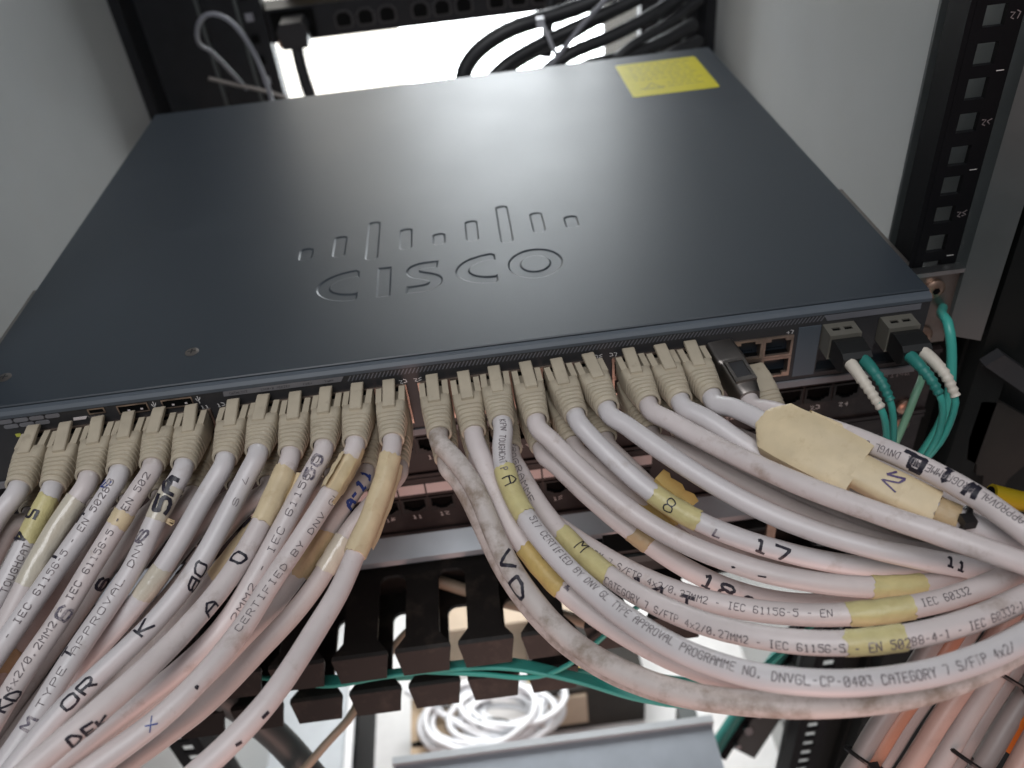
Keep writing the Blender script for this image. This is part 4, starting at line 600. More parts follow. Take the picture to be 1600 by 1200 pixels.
TEXTS = [
    ('u14', 54.3, -29.5, 238.6, -9.6, '517 CERTIFIED BY DNV GL TYPE APPROVAL PROGRAMME NO. DNVGL-CP-0403 CATEGORY 7 S/FTP 4x2/', 2.7, 0.42, 'print'),
    ('l14', 81.1, 31.9, 228.2, 7.2, 'CATEGORY 7 S/FTP 4x2/0.27MM2 - IEC 61156-5 - EN 50288-4-1 - IEC 60332-1', 2.6, 0.42, 'print'),
    ('l14', 1.2, -32.2, 34.8, 27.7, 'PROGRAMME', 2.4, 0.38, 'print'),
    ('u14', 6.5, -2.3, 30.3, 1.4, 'KPN TOUGHCAT P', 2.4, 0.4, 'print'),
    ('l13', 60.0, 18.9, 165.3, -14.5, 'CATEGORY 7 S/FTP 4x2/0.27MM2 - IEC 61156-5 - EN', 2.5, 0.4, 'print'),
    ('l13', 194.9, -16.5, 212.0, -17.5, 'IEC 60332', 2.5, 0.4, 'print'),
    ('u21', 118.1, -7.3, 59.2, 26.2, 'APPROVAL PROGRAMME NO. DNVGL-CP', 2.6, 0.42, 'print'),
    ('u1', 49.4, -39.1, 29.7, -37.4, 'TOUGHCAT', 2.4, 0.4, 'print'),
    ('u3', 79.5, -14.6, 10.2, -0.1, '- IEC 61156-5 - EN 50288', 2.5, 0.42, 'print'),
    ('u4', 102.5, -6.1, 10.2, -13.2, '4x2/0.2MM2 - IEC 61156-5 - EN 502', 2.5, 0.42, 'print'),
    ('u5', 108.6, -11.0, 39.5, -1.1, 'TYPE APPROVAL DNV', 2.4, 0.36, 'print'),
    ('u9', 82.3, -35.8, 11.4, 8.6, '2MM2 - IEC 61156-5', 2.6, 0.42, 'print'),
    ('u10', 93.6, 4.2, 28.3, -54.1, 'CERTIFIED BY DNV GL', 2.4, 0.38, 'print'),
    ('u7', 17.4, -17.1, 29.5, -30.3, '7 S', 2.0, 0.3, 'print'),
    ('u5', 26.7, -22.5, 12.1, 11.8, '5A', 5.2, 1.25, 'marker'),
    ('u15', 113.4, 26.7, 121.5, 22.8, '-', 2.0, 0.5, 'marker'),
    ('u7', 54.7, -33.1, 66.3, -87.0, 'OB', 4.6, 0.75, 'marker'),
    ('u7', 90.4, 10.6, 82.1, 0.6, 'K', 4.6, 0.8, 'marker'),
    ('u7', 123.3, -7.8, 111.0, -10.6, 'OR', 4.2, 0.8, 'marker'),
    ('u8', 56.3, 7.5, 50.1, -16.4, 'O', 5.0, 0.9, 'marker'),
    ('u8', 79.4, -53.3, 71.3, -45.7, 'A', 4.6, 0.7, 'marker'),
    ('u8', 138.0, -41.4, 125.7, -100.6, 'DEK', 4.2, 0.8, 'marker'),
    ('u9', 20.9, -2.7, 11.6, -0.5, '5O', 4.0, 0.8, 'faded'),
    ('u12', 67.3, 2.2, 86.4, 37.3, 'VD', 5.4, 1.1, 'marker'),
    ('l13', 91.5, 45.6, 106.4, 46.3, '14', 4.4, 1.0, 'marker'),
    ('l13', 112.8, 33.0, 119.0, 36.1, 'T', 4.2, 1.0, 'marker'),
    ('u16', 95.3, 7.5, 108.6, 19.4, '17', 5.0, 1.0, 'marker'),
    ('l15', 92.0, 14.8, 105.3, 33.9, '18', 5.2, 1.0, 'marker'),
    ('l15', 110.8, 50.7, 117.0, 44.2, 'D', 4.0, 1.1, 'marker'),
    ('u16', 80.1, 34.0, 83.6, 31.3, 'L', 3.0, 0.7, 'faded'),
    ('u17', 146.1, -5.4, 153.8, 10.1, '11', 3.6, 0.7, 'marker'),
    ('u21', 101.7, -0.1, 75.4, 15.3, 'W 1 EL', 5.4, 1.5, 'marker'),
    ('l10', 23.1, -41.4, 8.9, -10.2, 'A-11', 4.4, 1.0, 'blue'),
    ('u4', 72.6, -28.4, 65.9, -34.2, '6', 5, 0.9, 'faded'),
    ('u4', 109.5, -22.0, 101.2, -57.0, 'KD', 4.6, 0.8, 'marker'),
    ('u5', 116.9, -9.4, 110.5, -27.6, 'M', 4, 0.8, 'faded'),
    ('u5', 40.1, 25.8, 32.6, -7.6, '6', 3.6, 0.8, 'faded'),
    ('u5', 89.9, 19.7, 84.9, 25.9, 'T', 3.4, 0.8, 'marker'),
    ('u3', 49.5, 44.1, 24.9, 64.3, 'T 4', 4.4, 0.9, 'marker'),
    ('u3', 13.8, 42.1, 9.2, 18.0, 'E', 3, 0.5, 'blue'),
    ('u11', 135.9, -33.7, 122.2, -35.2, '- -', 3.0, 1.0, 'marker'),
    ('u13', 68.6, -68.3, 85.9, -39.5, 'P - 1', 3.8, 0.9, 'faded'),
    ('l7', 53.0, 72.0, 61.5, 72.4, 'B', 4, 1, 'marker'),
    ('l6', 55.9, -4.8, 62.4, -5.6, 'C', 4, 1, 'marker'),
    ('l5', 44.8, 67.8, 55.6, 67.9, 'ON', 5, 1.3, 'marker'),
    ('l8', 32.5, 74.3, 37.3, 74.2, '5', 4, 1, 'marker'),
    ('l4', 44.8, -51.4, 52.5, -57.9, '9', 4, 1, 'marker'),
    ('u15', 103.4, 12.4, 110.7, 13.3, '.', 2, 0.4, 'marker'),
    ('u10', 135.5, -13.4, 130.3, 3.2, 'X', 3, 0.35, 'blue'),
    ('u10', 117.6, -12.0, 113.9, -7.1, '.', 3, 0.5, 'marker'),
]
TAPES = [
    ('u1', 9.4, 28.4, 'yellow', 0.5),
    ('u2', 14.8, 53.1, 'clear', 0.4),
    ('u8', 12.5, 36.8, 'cream', 0.7),
    ('u10', 13.0, 28.5, 'cream', 1.0),
    ('u11', 12.3, 56.9, 'cream', 0.75),
    ('u4', 26.9, 33.4, 'cream', 0.35),
    ('u5', 15.1, 29.9, 'clear', 0.4),
    ('l8', 32.4, 59.8, 'cream', 0.5),
    ('l9', 41.5, 75.8, 'tan', 0.5),
    ('l10', 36.6, 56.9, 'tan', 0.4),
    ('l11', 44.0, 59.7, 'clear', 0.5),
    ('u14', 27.2, 50.7, 'yellow', 0.45),
    ('u13', 59.7, 81.9, 'gold', 0.5),
    ('l14', 52.8, 79.5, 'yellow', 0.45),
    ('u16', 51.3, 72.1, 'yellow', 0.45),
    ('u15', 156.3, 176.0, 'yellow', 0.4),
    ('l13', 170.8, 192.4, 'yellow', 0.45),
    ('l14', 168.6, 186.5, 'yellow', 0.4),
    ('l17', 32.4, 52.2, 'gold', 0.9),
    ('l15', 59.0, 67.5, 'tan', 0.4),
    ('u6', 55.7, 69.6, 'clear', 0.3),
    ('l3', 78.4, 89.3, 'tan', 0.6),
]
FLAGS = [('big', 'u20', 32.0, 72.8), ('small', 'u20', 72.6, 101.5), ('end', 'u20', 101.5, 109.7)]

# ================================================================== the setting
def colX(k):
    return 35.41 + 14.114 * k + 5.075 * (k // 6)


fl = MB(); fl.box(-1500, 2000, -1500, 1900, -790, -780)
struct(fl.build('floor', M['floor']))
lw = MB(); lw.box(-1500, 2000, 1900, 1920, -780, 1600)
struct(lw.build('wall_rear', M['white']))

# bright window behind the rack
win = thing('window', 'overexposed bright white window behind the rack', 'window', (260, 1200, -300))
MB().box(150, 500, 1200, 1204, -330, 640).build('pane', M['window'], win)
MB().box(-160, 149.8, 1200, 1204, -330, 640).build('glowing_wall_pane', M['wall_glow'], win)  # added glowing pane, stands in for the bright wall left of the window
wf = MB(); wf.plate('y', 1190, 1215, (-220, 560), (-390, 700), [(-160, 500, -330, 640)])
wf.build('window_frame', M['white'], win)

# side panels of the rack
sp = thing('side_panel', 'light grey steel side panel on the left of the switch', 'side panel', (-76, 40, -780))
MB().box(-79, -76, 40, 600, -780, 480).build('sheet', M['side'], sp)
MB().box(-76, -66, 560, 600, -780, 480).build('return_edge', M['rear_black'], sp)
sp2 = thing('side_panel', 'light grey steel side panel on the right behind the numbered rail', 'side panel', (520, 40, -780))
MB().box(520, 523, 40, 640, -780, 480).build('sheet', M['side'], sp2)
MB().box(510, 520, 600, 640, -780, 480).build('return_edge', M['rear_black'], sp2)

# front mounting rails
def front_rail(sgn, label):
    xs = lambda x: x if sgn > 0 else 444.0 - x
    t = thing('mounting_rail', label, 'rack rail', (xs(462), 30, -780))
    holes = []
    for u in range(-14, 8):
        for dz in (-15.2, 0.0, 14.8):
            z = 19.5 + 44.45 * u + dz
            h = 4.3 if dz == 0 else 4.6
            a, b = sorted((xs(457.6), xs(466.6)))
            holes.append((a, b, z - h, z + h))
    a, b = sorted((xs(453), xs(474)))
    MB().plate('y', 30, 32.5, (a, b), (-620, 330), holes).build('face', M['rail'], t)
    a, b = sorted((xs(450.6), xs(453)))
    MB().box(a, b, 30.3, 46, -620, 330).build('flange', M['rail'], t)
    a, b = sorted((xs(456.5), xs(468)))
    MB().box(a, b, 62, 64, -620, 330).build('inner_channel', M['post'], t)
    if sgn > 0:
        for u, num in ((-1, '24'), (0, '25'), (1, '26'), (2, '27'), (3, '28'), (4, '29')):
            z = 19.0 + 44.45 * u
            n = MB(); flat_text(n, num, (468.3, 29.9, z), (1, 0, 0), (0, 0, 1), 3.2, 2.5, 0.42)
            n.build('unit_number', M['ink_dim'], t, weld=False)
            k = MB(); flat_text(k, '-', (467.2, 29.9, z + 22.2), (1, 0, 0), (0, 0, 1), 3.0, 9.0, 0.35)
            k.build('unit_tick', M['ink_white'], t, weld=False)
    return t


front_rail(1, 'black rack rail with square holes numbered 25 and 26, right of the switch')
front_rail(-1, 'black rack rail with square holes on the far left of the switch')

fp = thing('frame_post', 'slim grey rack frame post right of the numbered rail', 'frame post', (480, 20, -40))
MB().prism([(474.6, 22), (488, 14), (490, 22), (490, 60), (474.6, 60)], 'z', -46, 330).build('post', M['post'], fp)
dd = thing('cabinet_door', 'black cabinet door edge along the right border', 'cabinet door', (600, 20, -780))
MB().box(492, 900, 30, 42, -780, 480).build('door_sheet', M['dark_door'], dd)
MB().box(494, 512, 18, 29.8, -780, 480).build('door_stile', M['dark_door'], dd)
MB().box(474.6, 493.8, 40, 44, -780, -47).build('dark_gap_filler', M['dark_door'], dd)  # dark sheet added to blacken the bright gap below the post
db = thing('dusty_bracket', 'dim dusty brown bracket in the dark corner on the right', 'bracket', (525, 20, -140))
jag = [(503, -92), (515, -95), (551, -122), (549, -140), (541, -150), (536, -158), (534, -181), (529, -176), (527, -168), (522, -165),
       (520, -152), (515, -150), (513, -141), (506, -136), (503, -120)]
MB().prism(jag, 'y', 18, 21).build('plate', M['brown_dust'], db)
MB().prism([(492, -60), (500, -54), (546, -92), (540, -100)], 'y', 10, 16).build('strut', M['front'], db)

# ---- rear of the rack
def rear_post(x0, x1, label):
    t = thing('rear_post', label, 'rack post', ((x0 + x1) / 2, 640, -780))
    MB().box(x0, x1, 640, 660, -780, 480).build('post', M['rear_black'], t)
    w = x1 - x0
    for f in (0.30, 0.72):
        MB().box(x0 + w * f, x0 + w * f + 3.2, 634, 640, -780, 480).build('ridge', M['post'], t)
    for i in range(-6, 8):
        MB().box(x0 + w * .80, x0 + w * .80 + 8, 637.5, 640, i * 22 - 4, i * 22 + 4).build('lug', M['grey_cord'] if i % 3 == 0 else M['cavity'], t)
    return t


rear_post(-46, 47, 'black rear rack post behind the left corner of the switch')
rear_post(448, 512, 'black rear rack post behind the yellow sticker')
for nm, x0, x1, lab in (('left', -95, -46, 'black corner post of the rack at the upper left'), ('right', 512, 545, 'dark corner post of the rack behind the right panel')):
    t = thing('corner_post', lab, 'rack post', ((x0 + x1) / 2, 660, -780))
    MB().box(x0, x1, 645, 700, -780, 480).build('post', M['rear_black'], t)
for x, y0, lab in ((-62, 470, 'shiny steel runner bar behind the left rear corner of the switch'), (502, 470, 'shiny steel runner bar behind the yellow sticker')):
    t = thing('runner_bar', lab, 'runner bar', (x, 550, -90))
    MB().box(x, x + 8, y0, 636, -98, -90).build('bar', M['steel'], t)
    MB().box(x + 13, x + 17, y0, 636, -96, -91).build('edge', M['pale'], t)

rd = thing('rear_door', 'perforated steel rear door with white light shining through', 'rack door', (230, 770, -780))
MB().add([(0, 770, -780), (520, 770, -780), (520, 770, 480), (0, 770, 480)], [(0, 1, 2, 3)]).build('perforated_sheet', M['perf'], rd)
MB().plate('y', 766, 780, (-60, 560), (-790, 520), [(0, 520, -780, 480)]).build('door_frame', M['rear_black'], rd)

# power strip across the rear
pdu = thing('power_strip', 'black power strip with a row of outlets across the rear', 'power strip', (220, 660, -31))
MB().box(20, 452, 648, 692, -31, 3).build('body', M['rear_black'], pdu)
op = [(-8, -9), (8, -9), (10, -6), (10, 4), (5, 9), (-5, 9), (-10, 4), (-10, -6)]
om = MB().prism(op, 'y', -1.2, 0.5).mesh('outlet', M['front'], None, weld=True)
im = MB().prism([(a * .78, b * .78) for a, b in op], 'y', -1.5, -1.25).mesh('outlet_socket', M['cavity'], None, weld=True)
for i in range(13):
    x = 128 + 23.5 * i + (12 if i >= 3 else 0) + (12 if i >= 6 else 0) + (12 if i >= 9 else 0)
    if x > 440: break
    o = link('outlet', om, pdu, (x, 648, -15))
    link('outlet_socket', im, o, (x, 648, -15))
MB().box(52, 98, 645, 648, -27, 0).build('inlet_plate', M['cavity'], pdu)
pp = thing('power_plug', 'black power plug hanging from the power strip with its cord', 'power plug', (77, 625, -60))
MB().prism([(64, -30), (90, -30), (93, -12), (88, -4), (66, -4), (61, -12)], 'y', 612, 645).build('plug_body', M['cord'], pp)
curve_tube('cord', [(77, 622, -26), (77, 617, -45), (79, 612, -70), (83, 608, -100), (84, 604, -150), (82, 600, -220)], 6.5, M['cord'], pp)
MB().disc((60, 640, -30), (0, -1, 0), 5, 3, 14).build('screw', M['copper'], pp)

bx = thing('parcel', 'small beige and orange carton above the power strip at the top', 'carton', (130, 720, 3))
MB().box(62, 250, 705, 745, 3.2, 60).build('carton', M['card'], bx)
MB().box(70, 240, 704, 704.8, 8, 16).build('orange_stripe', M['yellow_plastic'], bx)

gc = thing('grey_cable', 'thin grey cable arching in front of the left rear post', 'cable', (40, 480, -60))
curve_tube('jacket', [(18, 600, -60), (12, 540, -5), (13, 500, 16), (22, 484, 35), (36, 478, 44), (51, 476, 38), (62, 476, 18), (67, 478, -8), (68, 480, -36), (66, 484, -80), (64, 500, -160)], 2.2, M['grey_cord'], gc)
gs = thing('lever_rod', 'thin dark rod slanting across the left rear post', 'rod', (30, 560, -40))
curve_tube('rod', [(-14, 590, -42), (12, 585, -50), (40, 580, -58), (62, 575, -66)], 2.2, M['steel_dark'], gs, seg=8)

# black cords behind the switch
REAR_CORDS = [
    ('thick black cord curling down behind the switch', 7.5, [(246, 470, -90), (246, 478, -40), (256, 482, -22), (275, 484, -9), (300, 486, 0), (330, 490, 4), (365, 494, 10), (405, 500, 22), (450, 520, 40)]),
    ('black cord running just below the topmost curling cord', 6.6, [(262, 450, -80), (268, 458, -42), (285, 466, -28), (306, 474, -20), (335, 482, -12), (370, 488, -3), (410, 496, 8), (455, 515, 20)]),
    ('black cord dipping behind the glossy rear edge of the switch', 6.0, [(292, 448, -90), (300, 452, -52), (318, 456, -36), (345, 462, -22), (385, 472, -14), (425, 486, -4), (465, 510, 6)]),
    ('black cord rising steeply past the white tie', 5.6, [(330, 520, -40), (334, 524, -8), (340, 528, 14), (347, 532, 40), (352, 540, 80)]),
    ('black cord crossing flat towards the right rear post', 6.0, [(322, 450, -80), (335, 455, -44), (360, 460, -34), (395, 468, -32), (430, 480, -28), (470, 505, -22)]),
    ('lowest black cord at the right rear post', 5.0, [(372, 450, -70), (388, 456, -48), (412, 464, -46), (440, 480, -40), (475, 500, -36)]),
    ('slim black cord looping between the two curling cords', 4.0, [(300, 470, -90), (280, 468, -50), (290, 474, -34), (320, 480, -22), (350, 486, -14), (390, 494, 2), (440, 510, 16)]),
    ('black cord crossing low past the foot of the white tie', 4.4, [(350, 440, -90), (352, 448, -52), (372, 456, -42), (400, 466, -24), (440, 484, -12), (475, 505, 0)]),
    ('grey cord crossing diagonally under the white tie', 2.2, [(306, 445, -60), (318, 450, -36), (340, 456, -14), (362, 462, 6), (395, 470, 30)]),
]
for lab, r, pts in REAR_CORDS:
    t = thing('mains_lead', lab, 'power cord', pts[0], 'cords behind the switch')
    curve_tube('jacket', pts, r, M['grey_cord'] if r < 2.5 else M['cord'], t)
zt = thing('cable_tie', 'white nylon tie round the black cords behind the switch', 'cable tie', (330, 474, 0))
curve_tube('strap', [(321, 474, 6), (325, 470, 0), (330, 466, -14), (336, 462, -30), (340, 458, -48)], 1.9, M['tie_white'], zt, seg=6, step=3)
MB().box(318, 325, 470, 478, 1, 9).build('tie_head', M['tie_white'], zt)

# ---- low down behind and below the cable manager
tr = thing('rack_tray', 'pale bluish metal tray seen at the bottom below the cable manager', 'rack tray', (255, 0, -450))
MB().box(118, 384, -120, 48, -470, -450).build('top_sheet', M['tray'], tr)
MB().box(116, 386, 48.2, 54, -470, -446).build('back_lip', M['pale'], tr)
wc = thing('white_cabinet', 'light grey cabinet at the bottom left under the cables', 'cabinet', (-20, 220, -780))
MB().box(-110, 14, 120, 330, -779, -690).build('cabinet_body', M['pale'], wc)
MB().box(14.3, 24, 118, 330, -779, -684).build('white_edge', M['white'], wc)
MB().box(24.3, 29, 118, 330, -779, -682).build('dark_edge', M['rail'], wc)
cb = thing('cardboard_box', 'stained cardboard box next to the white cable coil', 'cardboard box', (115, 230, -780))
MB().box(88, 150, 150, 262, -779, -700).build('box_body', M['card'], cb)
MB().box(89, 149, 200, 206, -699.8, -699).build('flap_seam', M['cavity'], cb)
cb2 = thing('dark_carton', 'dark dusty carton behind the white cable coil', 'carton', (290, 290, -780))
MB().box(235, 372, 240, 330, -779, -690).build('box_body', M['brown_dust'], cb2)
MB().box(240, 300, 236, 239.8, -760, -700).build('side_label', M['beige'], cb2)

cb3 = thing('tan_carton', 'tan carton showing through the slots of the cable manager', 'carton', (230, 400, -780))
MB().box(128, 330, 345, 520, -779, -690).build('box_body', M['beige'], cb3)
MB().box(129, 329, 430, 436, -689.8, -689).build('flap_seam', M['brown_dust'], cb3)

cl = thing('cable_coil', 'loose coil of white network cable lying at the bottom', 'cable coil', (190, 225, -700))
for j in range(17):
    cx, cy = ((172, 220), (214, 232), (196, 212))[j % 3]
    cx += rng.uniform(-7, 7); cy += rng.uniform(-5, 5)
    R1 = rng.uniform(30, 58)
    ph = rng.uniform(0, 6.28); tx, ty = rng.uniform(-.18, .18, 2)
    a = np.linspace(0, 2 * math.pi * 1.06, 16)
    pts = []
    for t in a:
        u, w_ = R1 * 1.2 * math.cos(t + ph), R1 * rng.uniform(.66, .74) * math.sin(t + ph)
        pts.append((cx + u, cy + w_, -698 + 6 * (j % 4) + tx * u + ty * w_))
    curve_tube('loop', pts, 3.6, M['coil'], cl, seg=8)
for p in ((150, 235), (188, 205)):
    MB().tube(cr([(p[0] + 20 * math.cos(t), p[1] + 6 * math.sin(t), -692 + 16 * math.sin(t * .5)) for t in np.linspace(0, 6.2, 9)], 30), 1.8, 6).build('tie_band', M['tie_black'], cl, weld=False)
wcb = thing('white_cable', 'straight white cable lying across the cardboard box', 'cable', (130, 220, -690))
curve_tube('jacket', [(84, 268, -690), (115, 240, -686), (150, 210, -684), (185, 186, -688), (215, 170, -700)], 4.2, M['coil'], wcb)
wcb2 = thing('white_cable', 'white cable bending behind the cardboard box', 'cable', (120, 270, -690))
curve_tube('jacket', [(100, 290, -690), (118, 272, -682), (150, 258, -682), (190, 256, -690)], 4.2, M['coil'], wcb2)
yc = thing('yellow_cable', 'yellow cable passing behind the white coil', 'cable', (280, 260, -690))
curve_tube('jacket', [(225, 262, -690), (255, 252, -676), (290, 258, -672), (330, 246, -676), (372, 236, -690)], 4.0, M['yellow_plastic'], yc)


def bar(name, p, q, w, h, m, parent, ref=(0, 0, 1)):
    p = np.asarray(p, float); q = np.asarray(q, float)
    d = q - p; d /= np.linalg.norm(d)
    u = np.cross(d, ref); u /= np.linalg.norm(u); v = np.cross(u, d)
    R = [[c + su * u * w / 2 + sv * v * h / 2 for su, sv in ((-1, -1), (1, -1), (1, 1), (-1, 1))] for c in (p, q)]
    return MB().rings(R).build(name, m, parent)


st = thing('lower_rail', 'dark slotted rail low down beside a green cable', 'rack rail', (450, 80, -500))
bar('rail_body', (415, 60, -520), (505, 120, -420), 34, 10, M['post'], st, (0, -1, 0.4))
bar('rail_edge', (396, 56, -518), (486, 116, -418), 12, 12, M['rail'], st, (0, -1, 0.4))
for i in range(8):
    f = 0.08 + i * 0.115
    c = np.array([404, 50, -512]) + f * np.array([90, 60, 100])
    MB().disc(c, (0.1, -0.7, 0.6), 3.6 if i % 2 else 2.2, 6, 10).build('bolt', M['steel'], st)
gcab = thing('green_cable', 'green cable running down along the dark slotted rail', 'cable', (400, 60, -500))
curve_tube('jacket', [(372, 40, -540), (395, 58, -508), (430, 80, -468), (470, 105, -425)], 6, M['teal_dark'], gcab)
dp = thing('lower_post', 'dark post standing right of the metal tray', 'rack post', (405, 120, -600))
MB().box(372, 388, 70, 110, -779, -520).build('post', M['post'], dp)
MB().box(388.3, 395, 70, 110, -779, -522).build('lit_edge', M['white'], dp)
lv = thing('louvre_panel', 'white slatted vent panel at the bottom right', 'vent panel', (590, 150, -700))
MB().box(520, 720, 60, 240, -720, -712).build('backing', M['post'], lv)
for i in range(12):
    MB().box(524 + 15 * i, 534 + 15 * i, 90, 235, -711.8, -700).build('slat', M['white'], lv)
MB().box(520, 720, 70, 84, -711.8, -698).build('rail', M['white'], lv)

# ================================================================== the switch
SW = thing('network_switch', 'dark blue-grey network switch with an embossed logo on top', 'network switch', (222, 0, -44))
MB().box(0.8, 444.2, 0.4, 367.4, -44, -1.6).build('chassis', M['cover'], SW)


def arc(cx, cy, rx, ry, a0, a1, n):
    return [(cx + rx * math.cos(math.radians(a)), cy + ry * math.sin(math.radians(a))) for a in np.linspace(a0, a1, n)]


outlines = []       # (polygon, is_counter)
for k, (y0, y1) in enumerate([(99.6, 113.2), (98.6, 122.6), (91.2, 135.4), (97.8, 122.2), (98.4, 111.8), (97.6, 122), (91, 135.4), (98, 122), (98.6, 113)]):
    cx, hw = 222 + 18.43 * (k - 4), 3.7
    if k in (0, 8): hw = 3.9
    poly = arc(cx, y0 + 2.6, hw, 2.6, 180, 360, 12) + arc(cx, y1 - 2.6, hw, 2.6, 0, 180, 12)
    outlines.append((poly, False))


def letter_c(x0, x1):
    cy, ry = 67.3, 15.1
    rx = (x1 - x0)
    outer = arc(x1 - 1, cy, rx - 1, ry, 92, 268, 34)
    inner = arc(x1 - 1, cy, rx - 8.3, ry - 6.9, 268, 92, 28)
    return [(x1, cy + ry - 2.0)] + [(x1 - 1 + 0.2, cy + ry)] * 0 + outer + [(x1, cy - ry + 2.0), (x1, cy - ry + 8.0)] + inner + [(x1, cy + ry - 8.0)]


outlines.append((letter_c(157.7, 179.6), False))
outlines.append(([(189, 52.4), (196.5, 52.4), (196.5, 81.5), (189, 81.5)], False))
# the letter S as a thick stroke of even width
s_mid = [(221.0, 77.9), (216.5, 78.4), (212.5, 78.1), (209, 76.6), (207.6, 73.6), (208.8, 70.6), (212, 68.6), (215.6, 66.6), (218.8, 64), (219.4, 60.6), (217.4, 57.4), (213.6, 55.9), (209, 55.7), (204.2, 55.9)]
sm = cr([(a, b, 0) for a, b in s_mid], 46)[:, :2]
tg = np.gradient(sm, axis=0); tg /= np.linalg.norm(tg, axis=1)[:, None]
nn = np.stack([-tg[:, 1], tg[:, 0]], 1)
wS = 3.3 + 0.5 * np.sin(np.linspace(0, math.pi, len(sm)))
outlines.append(([tuple(p) for p in sm + nn * wS[:, None]] + [tuple(p) for p in (sm - nn * wS[:, None])[::-1]], False))
outlines.append((letter_c(229.8, 251.2), False))
outlines.append((arc(271.2, 66.4, 14.3, 14.8, 0, 360, 49)[:-1], False))
outlines.append((arc(271.2, 66.2, 7.2, 7.5, 0, 360, 37)[:-1], True))


def offset_poly(poly, d):
    P = np.array(poly, float)
    area = 0.5 * np.sum(P[:, 0] * np.roll(P[:, 1], -1) - np.roll(P[:, 0], -1) * P[:, 1])
    if area < 0: P = P[::-1]
    e = np.roll(P, -1, 0) - P
    e /= np.linalg.norm(e, axis=1)[:, None] + 1e-9
    n = np.stack([-e[:, 1], e[:, 0]], 1)          # inward for ccw
    m = n + np.roll(n, 1, 0)
    m /= np.maximum(np.sum(m * n, 1), 0.35)[:, None]
    return P, P + m * d


def fill2d(polys):
    c = bpy.data.curves.new('tmp', 'CURVE')
    c.dimensions = '2D'; c.fill_mode = 'BOTH'
    for p in polys:
        s = c.splines.new('POLY')
        s.points.add(len(p) - 1)
        for i, q in enumerate(p):
            s.points[i].co = (q[0], q[1], 0, 1)
        s.use_cyclic_u = True
    o = bpy.data.objects.new('tmp', c); COL.objects.link(o)
    dg = bpy.context.evaluated_depsgraph_get(); dg.update()
    me = bpy.data.meshes.new_from_object(o.evaluated_get(dg))
    v = [tuple(x.co) for x in me.vertices]; f = [tuple(p.vertices) for p in me.polygons]
    bpy.data.objects.remove(o); bpy.data.curves.remove(c); bpy.data.meshes.remove(me)
    return v, f


DEP, SL = 0.5, 0.95
tops, floors = [], []
lid = MB()
for poly, counter in outlines:
    P, Q = offset_poly(poly, -SL if counter else SL)
    n = len(P)
    lid.add([(x, y, 0) for x, y in P] + [(x, y, -DEP) for x, y in Q], [(i, (i + 1) % n, n + (i + 1) % n, n + i) for i in range(n)])
    tops.append(P); floors.append(Q)
BV = 0.5
v, f = fill2d([[(BV, BV), (445 - BV, BV), (445 - BV, 368 - BV), (BV, 368 - BV)]] + tops)
lid.add([(x, y, 0) for x, y, z in v], f)
v, f = fill2d(floors)
lid.add([(x, y, -DEP) for x, y, z in v], f)
r0 = [(BV, BV, 0), (445 - BV, BV, 0), (445 - BV, 368 - BV, 0), (BV, 368 - BV, 0)]
r1 = [(0, 0, -BV), (445, 0, -BV), (445, 368, -BV), (0, 368, -BV)]
r2 = [(0, 0, -1.5), (445, 0, -1.5), (445, 368, -1.5), (0, 368, -1.5)]
lid.rings([r0, r1, r2], False, False)
lid.build('top_cover', M['cover'], SW, smooth=20)

for (x, y) in ((102.7, 24.4), (14.6, 22.9)):
    t = link('cover_screw', MB().disc((0, 0, -0.1), (0, 0, 1), 3.3, 0.25, 24, 0.25).mesh('cover_screw', M['steel_dark'], 40), SW, (x, y, 0))
    link('screw_slot', MB().add([(-1.9, -.3, .62), (1.9, -.3, .62), (1.9, .3, .62), (-1.9, .3, .62)], [(0, 1, 2, 3)]).add([(-.3, -1.9, .64), (.3, -1.9, .64), (.3, 1.9, .64), (-.3, 1.9, .64)], [(0, 1, 2, 3)]).mesh('screw_slot', M['front'], None), t, (x, y, 0))

stk = MB()
rc = 2.2
sx0, sx1, sy0, sy1 = 365.6, 428.6, 278.3, 349.6
sp_ = arc(sx1 - rc, sy1 - rc, rc, rc, 0, 90, 6) + arc(sx0 + rc, sy1 - rc, rc, rc, 90, 180, 6) + arc(sx0 + rc, sy0 + rc, rc, rc, 180, 270, 6) + arc(sx1 - rc, sy0 + rc, rc, rc, 270, 360, 6)
stk.prism(sp_, 'z', 0.02, 0.16)
stk_o = stk.build('warning_sticker', M['sticker'], SW)
ink = MB()
for i in range(9):                                    # worn lines of tiny print, mirrored reading direction from the rear
    y = sy1 - 8 - i * 6.2
    x = sx0 + 8
    while x < sx1 - 9:
        w = rng.uniform(2.0, 6.5)
        if not (i in (6, 7) and x < sx0 + 26):
            ink.add([(x, y, 0.2), (x + w, y, 0.2), (x + w, y + 1.5, 0.2), (x, y + 1.5, 0.2)], [(0, 1, 2, 3)])
        x += w + rng.uniform(1.0, 2.5)
tri = [(sx0 + 11, sy0 + 12), (sx0 + 25, sy0 + 12), (sx0 + 18, sy0 + 24)]
for a, b in ((0, 1), (1, 2), (2, 0)):
    p, q = np.array(tri[a]), np.array(tri[b])
    d = (q - p) / np.linalg.norm(q - p); nrm = np.array([-d[1], d[0]]) * .5
    ink.add([(*(p - nrm), .21), (*(q - nrm), .21), (*(q + nrm), .21), (*(p + nrm), .21)], [(0, 1, 2, 3)])
ink.build('sticker_print', M['sticker_ink'], stk_o, weld=False)

